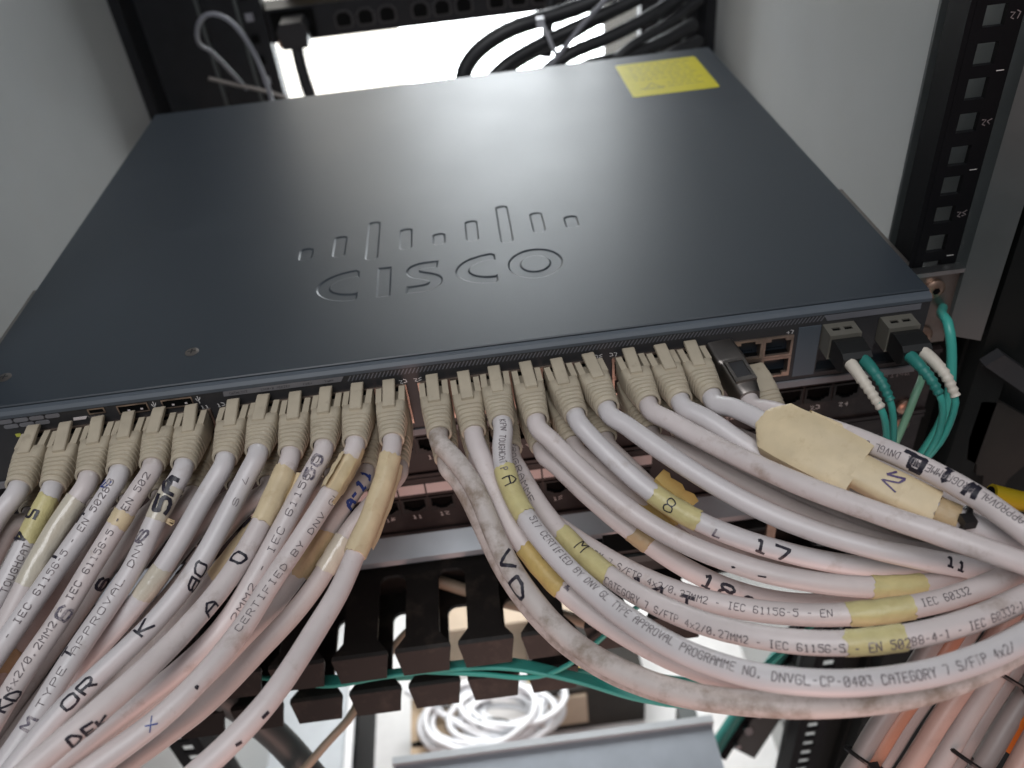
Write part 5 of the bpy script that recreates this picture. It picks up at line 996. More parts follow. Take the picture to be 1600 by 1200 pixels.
# front: lip, face, port bank
MB().prism([(-0.9, -0.5), (-3.2, -0.8), (-4.5, -2.2), (-4.5, -3.9), (-0.9, -3.9)], 'x', 0.6, 444.4).build('bezel_lip', M['bezel'], SW)
blocks = [(colX(6 * g) - 7.2, colX(6 * g + 5) + 7.2, -36.4, -12.8) for g in range(4)]
sfp_holes = [(395.4, 410.6, -23.4, -10.0), (395.4, 410.6, -37.4, -24.6), (421.6, 436.8, -23.4, -10.0), (421.6, 436.8, -37.4, -24.6)]
MB().plate('y', -4.1, -2.2, (0.6, 444.4), (-44, -3.9), blocks + sfp_holes).build('front_face', M['front'], SW)
MB().box(1, 444, 14, 15, -43.5, -4).build('inner_wall', M['cavity'], SW)
MB().box(384.2, 394.6, -4.6, -4.15, -38, -9.5).build('grey_divider', M['bezel'], SW)
MB().box(0.6, 444.4, -5.2, -4.2, -44, -40.5).build('lower_strip', M['tagstrip'], SW)

hat = MB()
x = 177.0
while x < 395:
    hat.add([(x, -4.2, -7.4), (x + .62, -4.2, -7.4), (x + 2.3, -4.2, -4.5), (x + 1.7, -4.2, -4.5)], [(0, 1, 2, 3)])
    x += 1.72
hat.build('hatch_print', M['hatch'], SW, weld=False)
MB().prism([(121, -6.9), (174.2, -6.9), (175.9, -4.2), (121.4, -4.2)], 'y', -4.5, -4.15).build('name_strip', M['tagstrip'], SW)
nt = MB()
for s, x in (('CATALYST', 124), ('2960-X SERIES', 138), ('POE+', 157.5), ('740W', 167)):
    flat_text(nt, s, (x, -4.56, -5.55), (1, 0, 0), (0, 0, 1), 1.25, 1.05, 0.2)
nt.build('name_print', M['ink_dark'], SW, weld=False)
MB().prism([(397, -7.6), (440, -7.6), (440, -4.6), (395.4, -4.6)], 'y', -4.5, -4.15).build('uplink_strip', M['hatch'], SW)
for i in range(4):
    for j in range(2):
        if i == 3 and j == 1: continue
        x, z = 22.8 + 7.1 * i + 1.4 * j, -5.6 - 2.9 * j
        MB().prism(arc(x + 2.3, z, 1, 1.05, -90, 90, 6) + arc(x - 2.3, z, 1, 1.05, 90, 270, 6), 'y', -4.5, -4.15).build('status_button', M['tagstrip'], SW)
MB().prism([(52, -9.6), (57.5, -9.6), (58.6, -8.2), (52.4, -8.2)], 'y', -4.45, -4.15).build('console_strip', M['paper'], SW)
ct = MB(); flat_text(ct, 'CONSOLE', (59, -4.2, -8.9), (1, 0, 0), (0, 0, 1), 1.2, 1.0, .2)
ct.build('console_print', M['ink_dim'], SW, weld=False)
for x0, x1, z0, z1 in ((60, 67.5, -7.4, -4.4), (73, 86.8, -9.6, -4.7), (93, 106.9, -9.6, -4.7)):
    u = MB().plate('y', -4.55, -4.15, (x0, x1), (z0, z1), [(x0 + .5, x1 - .5, z0 + .5, z1 - .5)]).build('usb_port', M['jack_metal'], SW)
    MB().box(x0 + .5, x1 - .5, -4.25, -4.15, z0 + .5, z1 - .5).build('port_liner', M['cavity'], u)
    if x1 - x0 > 10:
        for q in (.3, .72):
            MB().box(x0 + (x1 - x0) * q, x0 + (x1 - x0) * q + 1.1, -4.4, -4.26, z0 + 1.3, z0 + 2.1).build('contact', M['paper'], u)
sy = MB()
for x in (89.4, 109.4):                                # small fork symbols beside the ports
    for pl in ([(0, -2), (0, 2)], [(0, -1), (-1, 0), (-1, .8)], [(0, -.4), (1, .6), (1, 1.2)]):
        r = ribbon(np.array(pl, float), .35, 2)
        a, b = r; n = len(a)
        sy.add([(x + p[0], -4.2, -7 + p[1]) for p in a] + [(x + p[0], -4.2, -7 + p[1]) for p in b], [(i, n + i, n + i + 1, i + 1) for i in range(n - 1)])
sy.build('port_symbol', M['ink_white'], SW, weld=False)
for s, x in (('1', colX(0) - 5.8), ('11', colX(5) + 3.2), ('13', colX(6) - 8.6), ('23', colX(11) + 4.2), ('25', colX(12) - 8.2), ('35', colX(17) + 4.4), ('37', colX(18) - 7.8), ('47', colX(23) + 3.4)):
    nums = MB(); flat_text(nums, s, (x, -4.2, -11.4), (1, 0, 0), (0, 0, 1), 2.1, 2.0, 0.36)
    nums.build('port_number', M['ink_white'], SW, weld=False)

shell = MB().plate('y', -5.0, -3.6, (-7.0, 7.0), (-5.8, 5.8), [(-5.9, 5.9, -4.6, 3.4), (-3.4, 3.4, 3.4, 4.9)])
shell.box(-7, -6.3, -3.6, 10, -5.8, 5.8); shell.box(6.3, 7, -3.6, 10, -5.8, 5.8)
shell_m = shell.mesh('port', M['jack_metal'], None, weld=True)
lin = MB().box(-6.2, 6.2, 9, 9.4, -5.6, 5.6).box(-6.2, 6.2, -3.5, 9, -5.7, -5.4).box(-6.2, 6.2, -3.5, 9, 5.4, 5.7)
for i in range(8):
    lin.box(-3.7 + i * 1.02, -3.35 + i * 1.02, 0, 8.5, -4.0, -3.6)
lin_m = lin.mesh('port_liner', M['cavity'], None, weld=True)
for k in range(24):
    for row, z in ((0, -18.7), (1, -30.5)):
        o = link('port', shell_m, SW, (colX(k), 0, z))
        if row: o.rotation_euler = (0, math.pi, 0)
        link('port_liner', lin_m, o, (colX(k), 0, z))
for k, z in ((0, -11.4),):
    MB().box(colX(0) - 11.6, colX(0) - 9.2, -4.5, -4.15, -14.8, -13.2).build('status_lamp', M['led_green'], SW)

# screw ears on both sides
for sgn in (1, -1):
    xs = (lambda x: x) if sgn > 0 else (lambda x: 445.0 - x)
    br = MB()
    a, b = sorted((xs(445.2), xs(447.4)))
    br.box(a, b, 25, 106, -42, -1.0)
    a, b = sorted((xs(447.4), xs(476)))
    br.box(a, b, 25, 27.4, -52, -9)
    e = br.build('mounting_ear', M['steel_dark'], SW)
    a, b = sorted((xs(446), xs(476.4)))
    MB().box(a, b, 22, 27.6, -8.9, -6.6).build('ear_flange', M['steel'], e)
    for z in (-18, -46):
        MB().disc((xs(463), 25, z), (0, -1, 0), 5.2, 1.6, 20, 1.4).build('ear_screw', M['copper'], e, smooth=40)
        MB().disc((xs(463), 22.2, z), (0, -1, 0), 1.9, 0.5, 6).build('screw_recess', M['cavity'], e)

# ================================================================== patch panels below
def portX(n):
    g, i = (n - 1) // 6, (n - 1) % 6
    return 221.5 + (g - 1.5) * 112.3 + (i - 2.5) * 15.6


jk = MB().plate('y', -0.9, 0.9, (-7.2, 7.2), (-5.6, 5.4), [(-6, 6, -2.2, 4.4), (-4, 4, -3.4, -2.2), (-2.4, 2.4, -4.4, -3.4)])
jk_m = jk.mesh('jack', M['black'], None, weld=True)
jl_m = MB().box(-6.5, 6.5, 1.2, 9, -8, 5.3).mesh('jack_liner', M['cavity'], None)
for pi, (zt, lab) in enumerate(((-56, 'dark patch panel directly under the switch'), (-100.6, 'lower dark patch panel with white label strips over its ports'))):
    PN = thing('network_patch_bay', lab, 'patch panel', (222, 26, zt - 44))
    holes = [(portX(n) - 6.6, portX(n) + 6.6, zt - 26.0, zt - 17.0) for n in range(1, 25)]
    MB().plate('y', 25, 27, (-19, 476), (zt - 43.8, zt), holes).build('face_plate', M['panel'], PN)
    MB().box(-19, 476, 23.4, 24.9, zt - 2.2, zt).build('upper_bead', M['panel'], PN)
    MB().box(-19, 476, 23.4, 24.9, zt - 43.8, zt - 41.6).build('lower_bead', M['panel'], PN)
    pm = MB().box(-7.3, 7.3, -0.4, 0, -3.6, 3.6).mesh('paper_label', M['paper'], None)
    for n in range(1, 25):
        o = link('jack', jk_m, PN, (portX(n), 25, zt - 21.2))
        link('jack_liner', jl_m, o, (portX(n), 25, zt - 21.2))
        if (pi, n) not in ((0, 3), (1, 19)):
            link('paper_label', pm, PN, (portX(n), 24.9, zt - 9.2))
        nb = MB(); flat_text(nb, str(n), (portX(n) - (1.2 if n < 10 else 2.6), 24.85, zt - 30.8), (1, 0, 0), (0, 0, 1), 3.1, 3.0, 0.5)
        nb.build('port_number', M['ink_white'], PN, weld=False)
    tx = MB()
    flat_text(tx, 'CORNING', (434.5, 24.85, zt - 14.6), (1, 0, 0), (0, 0, 1), 3.4, 4.2, 0.55)
    tx.build('maker_print', M['ink_dim'], PN, weld=False)
    for x in (-12, 464):
        for dz in (-6.5, -38.2):
            MB().disc((x, 25, zt + dz), (0, -1, 0), 4.8, 1.6, 20, 1.4).build('panel_screw', M['copper'], PN, smooth=40)

# ================================================================== finger cable manager
CMG = thing('cable_manager', 'black finger cable manager with flared heads under the patch panels', 'cable manager', (222, 0, -205))
MB().prism([(26.8, -144.9), (24, -144.9), (13, -153), (12, -156), (26.8, -156)], 'x', -19, 476).build('metal_bar', M['grey_bar'], CMG)
MB().box(-19, 476, 27.2, 30, -205, -144.8).build('back_plate', M['manager'], CMG)
for i in range(15):
    MB().box(-10 + 33.6 * i, -8.6 + 33.6 * i, 14, 27, -157.8, -156.2).build('rib', M['manager'], CMG)
for zz, y_e in ((-158, 6.5), (-200, 12)):
    MB().box(-19, 476, y_e, 27, zz - 2.6, zz).build('web', M['manager'], CMG)


def finger_outline():
    r = 5.5
    pts = []
    right = [(16.6, 0.0)] + [(9.2 + r - r * math.sin(t), -r + r * math.cos(t)) for t in np.linspace(0.15, math.pi / 2, 7)] + [(9.2, -42), (14.6, -49.5)]
    left = [(-x, y) for x, y in right[::-1]]
    return right + left


fo = finger_outline()
fm = MB().prism(fo, 'z', -2.6, 0)
n0 = len(fm.v)
hd = [(14.6, -49.4), (14.9, -51.5), (12.6, -56.5), (-12.6, -56.5), (-14.9, -51.5), (-14.6, -49.4)]
fm.rings([[(-14.6, -49.4, 0), (14.6, -49.4, 0), (14.6, -49.4, -2.6), (-14.6, -49.4, -2.6)],
          [(-14.9, -51.6, -0.8), (14.9, -51.6, -0.8), (14.7, -49.6, -3.6), (-14.7, -49.6, -3.6)],
          [(-13.2, -54.6, -9), (13.2, -54.6, -9), (13.2, -52.2, -9.4), (-13.2, -52.2, -9.4)],
          [(-12.2, -56.6, -14.5), (12.2, -56.6, -14.5), (12.2, -54.2, -14.8), (-12.2, -54.2, -14.8)]])
fin_m = fm.mesh('finger', M['manager'], None, weld=True)
for row, (zz, y_e) in enumerate(((-158, 6.6), (-200, 12.1))):
    for k in range(-6, 5 if row == 0 else 3):
        link('finger', fin_m, CMG, (187 + 33.6 * k, y_e, zz))

# teal fibre cables lying in the manager
for i in range(7):
    o = i - 3
    t = thing('fibre_cable', ['topmost', 'second', 'third', 'middle', 'fifth', 'sixth', 'lowest'][i] + ' teal strand of the fibre bundle lying in the cable manager', 'fibre cable', (200, -41, -185), 'teal fibre strands in the cable manager')
    pts = [(60, -20 + o, -190), (126, -38 - o * 1.0, -186 + o * .3), (161, -40 - o * .9, -184 + o * .6), (200, -41 - o * 1.3, -183 + o), (232, -46 - o * 1.7, -181 + o * 1.2), (265, -57 - o * 1.4, -184 + o), (297, -70 - o * .9, -186 - o * .5), (325, -80 - o * .5, -186 + o * .4), (350, -78 - o * .4, -176), (390, -60, -160), (430, -40, -160)]
    curve_tube('jacket', pts, 1.25, M['teal'], t, seg=8)
t = thing('fibre_cable', 'single teal fibre rising out of the bundle towards the grey cables', 'fibre cable', (255, -50, -180))
curve_tube('jacket', [(180, -40, -185), (215, -47, -185), (240, -54, -183), (258, -56, -176), (276, -52, -165), (296, -46, -150), (318, -40, -138)], 1.4, M['teal'], t, seg=8)
t = thing('fibre_cable', 'teal fibre hanging low behind the lower fingers', 'fibre cable', (180, -30, -212))
curve_tube('jacket', [(90, -20, -205), (140, -22, -212), (185, -24, -215), (230, -28, -212), (290, -40, -214), (350, -50, -222)], 2.2, M['teal'], t, seg=8)
t = thing('beige_cable', 'thin beige cable hanging down between two fingers of the manager', 'cable', (130, -35, -230))
curve_tube('jacket', [(190, 5, -190), (166, -4, -205), (148, -9, -228), (139, -19, -231), (132, -33, -233), (119, -45, -236), (106, -55, -242), (88, -62, -255), (50, -66, -300)], 2.6, M['beige'], t)
t = thing('brown_cable', 'brownish cable slanting behind the right side fingers', 'cable', (270, 0, -215))
curve_tube('jacket', [(190, 25, -190), (230, 14, -205), (262, 6, -214), (300, -8, -222), (345, -28, -230), (400, -40, -250)], 4.0, M['beige'], t)
t = thing('dark_hose', 'thick dark cable at the lower left corner behind the grey cables', 'cable', (60, -20, -300))
curve_tube('jacket', [(60, -30, -190), (75, -32, -215), (92, -40, -245), (112, -58, -285), (125, -70, -330)], 8.5, M['post'], t)
t = thing('strap_clip', 'black rounded clip showing between the grey cables', 'clip', (300, 0, -120))
MB().box(288, 322, -32, -20, -134, -116).build('clip_body', M['black'], t)
MB().box(290, 318, -34, -32.2, -124, -119).build('clip_edge', M['post'], t)
t = thing('buckle', 'black buckle between two thick grey cables on the right', 'clip', (390, -30, -100))
curve_tube('strap', [(384, -54, -94), (396, -54, -98), (412, -53, -103), (430, -50, -112)], 6.0, M['tie_black'], t)
MB().box(398, 422, -64, -60, -104, -95).build('clip_body', M['black'], t)
t = thing('copper_strip', 'narrow coppery strip seen between the grey cables', 'strip', (346, -20, -110))
MB().box(378, 383, -16, -14, -170, -80).build('strip', M['copper'], t)

# fibre patch leads in the uplink ports
def lc_lead(cx, label, wpts, tpts, wfib, tfib, first_white):
    t = thing('fibre_patch_lead', label, 'fibre lead', (cx, -12, -16), 'duplex fibre leads in the uplink slots')
    tr_ = thing('transceiver', ('left' if cx < 410 else 'right') + ' silver transceiver module plugged into the switch uplink slot', 'transceiver', (cx, 0, -16), 'transceivers in the uplink slots')
    b = MB().plate('y', -13.5, -12.6, (cx - 7.2, cx + 7.2), (-22.6, -9.6), [(cx - 6.0, cx - .6, -21, -13), (cx + .6, cx + 6.0, -21, -13)])
    b.box(cx - 7.2, cx - 6.6, -12.6, 8, -22.6, -9.6); b.box(cx + 6.6, cx + 7.2, -12.6, 8, -22.6, -9.6)
    b.plate('z', -10.3, -9.6, (cx - 6.6, cx + 6.6), (-12.6, 8), [(cx - 4.6, cx - .9, -9.8, -7.4), (cx + .9, cx + 4.6, -9.8, -7.4)])
    b.box(cx - 6.6, cx + 6.6, -12.6, 8, -22.6, -22)
    b.build('module_shell', M['sfp_metal'], tr_)
    MB().box(cx - 6.5, cx + 6.5, -12, 7, -21.8, -10.5).build('module_core', M['cavity'], tr_)
    MB().prism([(-13.6, -21.6), (-13.6, -11.6), (-17, -10.6), (-25, -11.2), (-27.5, -13), (-27.5, -19.5), (-24, -21.8)], 'x', cx - 6.4, cx + 6.6).build('connector_body', M['black'], t)
    for pts, m, fib in ((wpts, M['white_boot'], wfib), (tpts, M['teal_dark'], tfib)):
        P = resample(cr(pts, 60), 0.9)
        n = len(P)
        r = np.array([2.9 - 1.0 * (i / n) + (0.34 if (i / n > .38 and i % 3 == 0) else 0) - (0.25 if (i / n > .38 and i % 3 == 1) else 0) for i in range(n)])
        MB().tube(P, r, 14).build('boot', m, t, smooth=60, weld=False)
        curve_tube('jacket', [pts[-2], pts[-1]] + fib, 1.55, M['teal'], t, seg=8)


lc_lead(402.5, 'left duplex fibre lead with one white and one teal boot', [(399.6, -26, -15.5), (400.6, -34, -16.4), (403, -41, -20), (406.6, -47, -26)], [(405.9, -26, -15), (407, -33, -15.6), (409, -39.5, -18.5), (411.2, -44.5, -24)],
        [(411, -47, -38), (415, -45, -53), (421, -40, -75), (424, -30, -110), (420, -20, -150)], [(415, -45, -37), (419, -43, -55), (425, -38, -80), (428, -28, -115), (424, -18, -155)], True)
lc_lead(429.2, 'right duplex fibre lead with one white and one teal boot', [(432.6, -26, -15), (434.4, -33, -15.6), (437, -40, -19), (440, -45, -26)], [(426.2, -26, -15.5), (427.6, -33, -16.2), (430, -40, -19), (432.9, -44.5, -24.4)],
        [(441.5, -45, -38), (440.6, -44, -54), (436, -42, -69), (432, -38, -86), (424, -28, -120)], [(436.4, -45, -34), (438.4, -44, -50), (436.7, -42, -66), (433, -38, -84), (424, -26, -115)], False)
t = thing('fibre_cable', 'teal fibre curving down beside the right screw ear of the switch', 'fibre cable', (456, -12, -40))
curve_tube('jacket', [(470, 24, -30), (458.1, 6, -20), (454.5, -6, -17), (455.9, -12, -29), (456.4, -18, -47.4), (453.9, -22, -63.8), (446.8, -25, -81), (440, -25, -98), (430, -18, -140)], 2.3, M['teal'], t, seg=10)
t = thing('fibre_cable', 'pale green fibre dropping between the two fibre leads', 'fibre cable', (440, -10, -60))
curve_tube('jacket', [(456, 10, -47), (452.9, 0, -51.2), (445.2, -10, -54), (440.3, -15, -65.5), (434.3, -20, -79.2), (430.3, -20, -100.9), (424, -14, -140)], 1.9, M['teal_pale'], t, seg=10)

# pinkish cable bundle at the lower right
BUNDLE = [
    ('grey outermost cable at the left edge of the lower right bundle', 'dullgrey', (387, -126, -178), (411, -108, -154), 4.6),
    ('dark orange cable second from the left in the lower right bundle', 'rust', (396, -124, -180), (424, -104, -153), 4.6),
    ('dull grey cable between two orange ones in the lower right bundle', 'dullgrey', (404, -122, -184), (434, -101, -154), 4.6),
    ('salmon coloured cable in the middle of the lower right bundle', 'pink', (415, -127, -181), (447, -104, -150), 4.8),
    ('pale pinkish grey cable right of the middle in the lower right bundle', 'jacket_dim', (428, -128, -183), (460, -104, -149), 4.8),
    ('glossy grey cable under the black tie in the lower right bundle', 'dullgrey', (440, -124, -186), (472, -100, -153), 4.6),
    ('greyish cable filling the gap left of the orange tag', 'dullgrey', (450, -128, -188), (482, -104, -156), 5.2),
    ('pink cable passing over the orange tag at the right border', 'pink', (452, -142, -182), (482, -118, -152), 5.0),
    ('reddish cable in the bottom right corner below the orange tag', 'rust', (466, -138, -190), (498, -114, -164), 4.8),
]
for lab, mk, p, q, r in BUNDLE:
    p = np.array(p, float); q = np.array(q, float); d = q - p
    t = thing('bundled_cable', lab, 'cable', p, 'cables of the lower right bundle')
    pts = [p - d * 2.6 + np.array([4, 8, -40]), p - d * 1.2 + np.array([1, 3, -8]), p, p + d * .5 + np.array([-.6, 0, .6]), q, q + d * .9 + np.array([4, 3, 3]), q + d * 1.8 + np.array([14, 12, 2])]
    curve_tube('jacket', pts, r, M[mk], t)


def tie(label, c, d, rad, m='tie_black'):
    t = thing('cable_tie', label, 'cable tie', c)
    c = np.asarray(c, float); d = np.asarray(d, float); d /= np.linalg.norm(d)
    u = np.cross(d, (0, -.65, .76)); u /= np.linalg.norm(u); v = np.cross(u, d)
    a = np.linspace(0, 2 * math.pi, 25)
    P = np.array([c + u * rad[0] * math.cos(x) + v * rad[1] * math.sin(x) for x in a])
    MB().tube(P, 1.1, 6).build('strap', M[m], t, weld=False)
    h = c + u * rad[0] * .2 + v * (rad[1] + 1.5)
    MB().box(h[0] - 2.2, h[0] + 2.2, h[1] - 2.2, h[1] + 2.2, h[2] - 1.8, h[2] + 1.8).build('tie_head', M[m], t)


tie('black cable tie with its head showing on the lower right bundle', (444, -132, -180), (24, 18, 24), (15, 9))
tie('black cable tie higher up around the lower right bundle', (465, -108, -152), (24, 18, 24), (17, 9))
tie('thin black tie near the left edge of the lower right bundle', (393, -124, -176), (24, 18, 24), (10, 6))
t = thing('orange_tag', 'bright orange tag stuck on the lower right bundle', 'tag', (474, -126, -168))
bar('tag_sheet', (462, -128, -182), (486, -114, -156), 12, 1.2, M['orange'], t, (0, -.65, .76))
t = thing('yellow_tube', 'yellow plastic tube end at the right border beside the grey cables', 'tube', (462, -86, -73))
curve_tube('sleeve', [(473, -46, -92), (482, -48, -95), (494, -50, -99), (520, -54, -108)], 5.0, M['yellow_plastic'], t, seg=16)
MB().disc((472.7, -46, -91.9), (-.95, .2, .25), 3.7, .4, 16).build('dark_mouth', M['cavity'], t)

# ================================================================== patch cables
RAD = 4.15


def sect(y, hw, z0, z1, p, n=28):
    """super-ellipse ring across the plug at depth y"""
    out = []
    zc, hz = (z0 + z1) / 2, (z1 - z0) / 2
    for t in np.linspace(0, 2 * math.pi, n, endpoint=False):
        c, s = math.cos(t), math.sin(t)
        out.append((hw * math.copysign(abs(c) ** (2 / p), c), y, zc + hz * math.copysign(abs(s) ** (2 / p), s)))
    return out


def boot_mesh():
    mb = MB()
    R = [sect(-6.9, 6.2, -5.8, 1.6, 8), sect(-7.3, 6.5, -6.1, 1.8, 8), sect(-16.6, 6.7, -6.2, 1.8, 8), sect(-17.0, 6.7, -6.2, 5.3, 7), sect(-17.5, 6.7, -6.2, 5.7, 6), sect(-22, 6.65, -6.2, 5.8, 5)]
    y, n = -23.0, 5
    for k in range(n):
        f0 = (k + .5) / n
        hw = 6.6 - 1.0 * f0; p = 4.6 - 2.6 * f0; zt = 5.8 - 0.25 * f0; zb = -6.15 + 0.55 * f0
        R += [sect(y, hw, zb, zt, p), sect(y - 1.55, hw - .1, zb + .08, zt - .05, p), sect(y - 1.8, hw - .8, zb + .8, zt - .85, p), sect(y - 2.3, hw - .8, zb + .8, zt - .85, p)]
        y -= 2.5
    R += [sect(y, 5.6, -5.6, 5.6, 2), sect(y - 1.6, 5.5, -5.5, 5.5, 2), sect(y - 1.95, 5.2, -5.2, 5.2, 2), sect(y - 1.95, 4.4, -4.4, 4.4, 2), sect(y + 3, 4.3, -4.3, 4.3, 2)]
    mb.rings(R, True, False)
    for s in (-1, 1):            # side cheeks either side of the latch slot
        a = [(s * 3.7, -7.6, 1.7), (s * 6.6, -7.6, 1.7), (s * 6.5, -7.7, 5.3), (s * 3.9, -7.7, 5.4)]
        b = [(s * 3.6, -17.4, 1.7), (s * 6.68, -17.4, 1.7), (s * 6.5, -17.4, 5.2), (s * 3.8, -17.4, 5.65)]
        mb.rings([a, b] if s > 0 else [a[::-1], b[::-1]])
    return mb.mesh('boot', M['boot'], 38, weld=True)


def latch_mesh():
    mb = MB()
    w = 2.75
    prof = [(-22.6, 5.2), (-22.4, 6.9), (-16, 7.7), (-11, 8.5), (-7.4, 8.9), (-6.2, 8.6), (-6.0, 7.3), (-7.4, 7.0), (-11, 6.5), (-15.5, 5.4), (-17.5, 4.6)]
    i = 0.4
    L = [(-w + i, y, z) for y, z in prof]; L2 = [(-w, y + (.3 if k < 6 else 0), z - .35 if k < 6 else z) for k, (y, z) in enumerate(prof)]
    R2 = [(-x, y, z) for x, y, z in L2]; R = [(-x, y, z) for x, y, z in L]
    mb.rings([L2, L, R, R2])
    return mb.mesh('latch', M['boot'], 30, weld=True)


BOOT, LATCH = boot_mesh(), latch_mesh()
GROUPNAME = 'grey network cables plugged into the switch'
ORD = ['first', 'second', 'third', 'fourth', 'fifth', 'sixth', 'seventh', 'eighth', 'ninth', 'tenth', 'eleventh', 'twelfth', 'thirteenth', 'fourteenth',
       'fifteenth', 'sixteenth', 'seventeenth', 'eighteenth', 'nineteenth', 'twentieth', 'twenty-first', 'twenty-second', 'twenty-third', 'twenty-fourth']
LOOK = {
    'u0': 'plain grey cable at the left border', 'u1': 'grey cable with yellow tape', 'u2': 'grey cable sheathed in yellowish clear tape',
    'u3': 'grey cable with IEC print and dark smears', 'u4': 'grey cable printed EN 502 and IEC', 'u5': 'grey cable marked 5A in black',
    'u6': 'plain grey cable diving under its neighbours', 'u7': 'grey cable marked with scribble and K', 'u8': 'grey cable with cream tape and round O mark',
    'u9': 'grey cable printed IEC beside torn tape', 'u10': 'grey cable with torn loose tape on its plug', 'u11': 'grey cable in a long cream tape sleeve',
    'u12': 'brown stained cable hanging lowest of all', 'u13': 'grey cable with an aged gold tape band', 'u14': 'pale cable printed CERTIFIED BY with yellow tape',
    'u15': 'grey cable with dark scuffs below plug', 'u16': 'grey cable with yellow tape and number 17', 'u17': 'plain grey cable above the number 17 cable',
    'u18': 'stained grey cable under the big tape flag', 'u19': 'plain grey cable vanishing behind big tape flag', 'u20': 'grey cable carrying the big cream tape flag',
    'u21': 'grey cable with dark metal plug, upside-down lettering',
    'l14': 'grey cable with yellow tape printed CATEGORY', 'l13': 'grey cable marked 14 with a yellow tape band', 'l15': 'grey cable marked 18 in black marker',
    'l17': 'grey cable with an aged gold tape flag', 'l18': 'dull grey cable seen between two thick ones', 'l12': 'grey cable hidden under the stained brown one',
    'l10': 'grey cable with blue handwriting A-11', 'l11': 'grey cable emerging beside long cream sleeve', 'l22': 'grey boot with cable behind big tape flag',
    'l9': 'dull cable with brown tape behind others', 'l8': 'dull cable with cream tape behind others',
}
DIRTY = {'u12': 'jacket_dirty', 'l12': 'jacket_dirty'}
BLUE = {'u0', 'u1', 'u3', 'u5', 'u6', 'u7', 'u14', 'u17', 'u19', 'u20', 'u16'}
CABLES = {}


class Cable:
    pass


def jitter_path(Q):
    s = np.linspace(0, 1, len(Q)) * len(Q) * 2.0
    ph = rng.uniform(0, 6.28, 3)
    w = np.minimum(s / 60.0, 1.0)
    d = np.stack([np.sin(s / 17.0 + ph[i]) for i in range(3)], 1) * 0.22
    return Q + d * w[:, None]


for key, pts in PATHS.items():
    c = Cable()
    port, ex = np.array(PLUGS[key][0], float), np.array(PLUGS[key][1], float)
    k = int(key[1:]); upper = key[0] == 'u'
    where = ('%s upper plug from left' if upper else '%s lower plug from left') % ORD[k]
    look = LOOK.get(key, 'dull grey cable')
    t = thing('patch_cable', look + ', ' + where, 'network cable', port, GROUPNAME)
    c.root = t
    Q = resample(cr(pts, len(pts) * 6), 2.0)
    c.P = jitter_path(Q)
    c.T, c.n, c.b = frames(c.P)
    c.s = np.r_[0, np.cumsum(np.linalg.norm(np.diff(Q, axis=0), axis=1))]
    rad = RAD * (1 + 0.012 * np.sin(c.s / 9.0 + k) + 0.01 * np.sin(c.s / 23.0 + 2 * k))
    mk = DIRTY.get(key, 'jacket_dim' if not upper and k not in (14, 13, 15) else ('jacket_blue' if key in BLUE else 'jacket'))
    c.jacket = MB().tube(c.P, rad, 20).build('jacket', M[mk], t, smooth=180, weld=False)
    CABLES[key] = c
    ax = ex - port; ax /= np.linalg.norm(ax)
    ey = -ax
    up = np.array([0, 0, 1.0 if upper else -1.0]); up = up - (up @ ey) * ey; up /= np.linalg.norm(up)
    exx = np.cross(ey, up)
    rot = Matrix((tuple((exx[i], ey[i], up[i]) for i in range(3)))).to_euler()
    if key == 'u21':             # field-fitted metal plug
        mb = MB()
        mb.rings([sect(-4, 6.4, -6.0, 5.6, 8, 24), sect(-17, 6.9, -6.6, 6.4, 8, 24), sect(-18, 6.6, -6.3, 6.1, 8, 24), sect(-19, 5.7, -5.8, 5.8, 6, 24), sect(-31, 5.9, -5.9, 6.6, 5, 24), sect(-37, 5.2, -5.3, 5.6, 3, 24), sect(-38.4, 4.7, -4.8, 5.0, 3, 24)])
        o = link('metal_plug', mb.mesh('metal_plug', M['steel_dark'], 35, weld=True), t, port)
        o.rotation_euler = rot
        g = MB().box(-3.8, 3.8, -31, -20.5, 6.1, 6.9)
        o2 = link('clamp_plate', g.mesh('clamp_plate', M['front'], None), o, port)
        g = MB().plate('z', 6.2, 7.5, (-4.8, 4.8), (-33.5, -19.5), [(-3.4, 3.4, -31.2, -21)])
        o3 = link('clamp_frame', g.mesh('clamp_frame', M['steel_dark'], None), o, port)
    else:
        o = link('boot', BOOT, t, port)
        o.rotation_euler = rot
        o2 = link('latch', LATCH, o, port)
        o2.rotation_euler = (rng.uniform(-.02, .03), 0, rng.uniform(-.05, .05))


def on_cable(c, s, ang, r):
    i = int(np.clip(np.searchsorted(c.s, s) - 1, 0, len(c.s) - 2))
    f = (s - c.s[i]) / (c.s[i + 1] - c.s[i])
    P = c.P[i] * (1 - f) + c.P[i + 1] * f
    n = c.n[i] * (1 - f) + c.n[i + 1] * f
    b = c.b[i] * (1 - f) + c.b[i + 1] * f
    return P + r * (math.cos(ang) * n + math.sin(ang) * b)


def tape_at(key, s):
    for k, a, b, m, e in TAPES:
        if k == key and a - 1 <= s <= b + 1:
            return e
    return 0.0


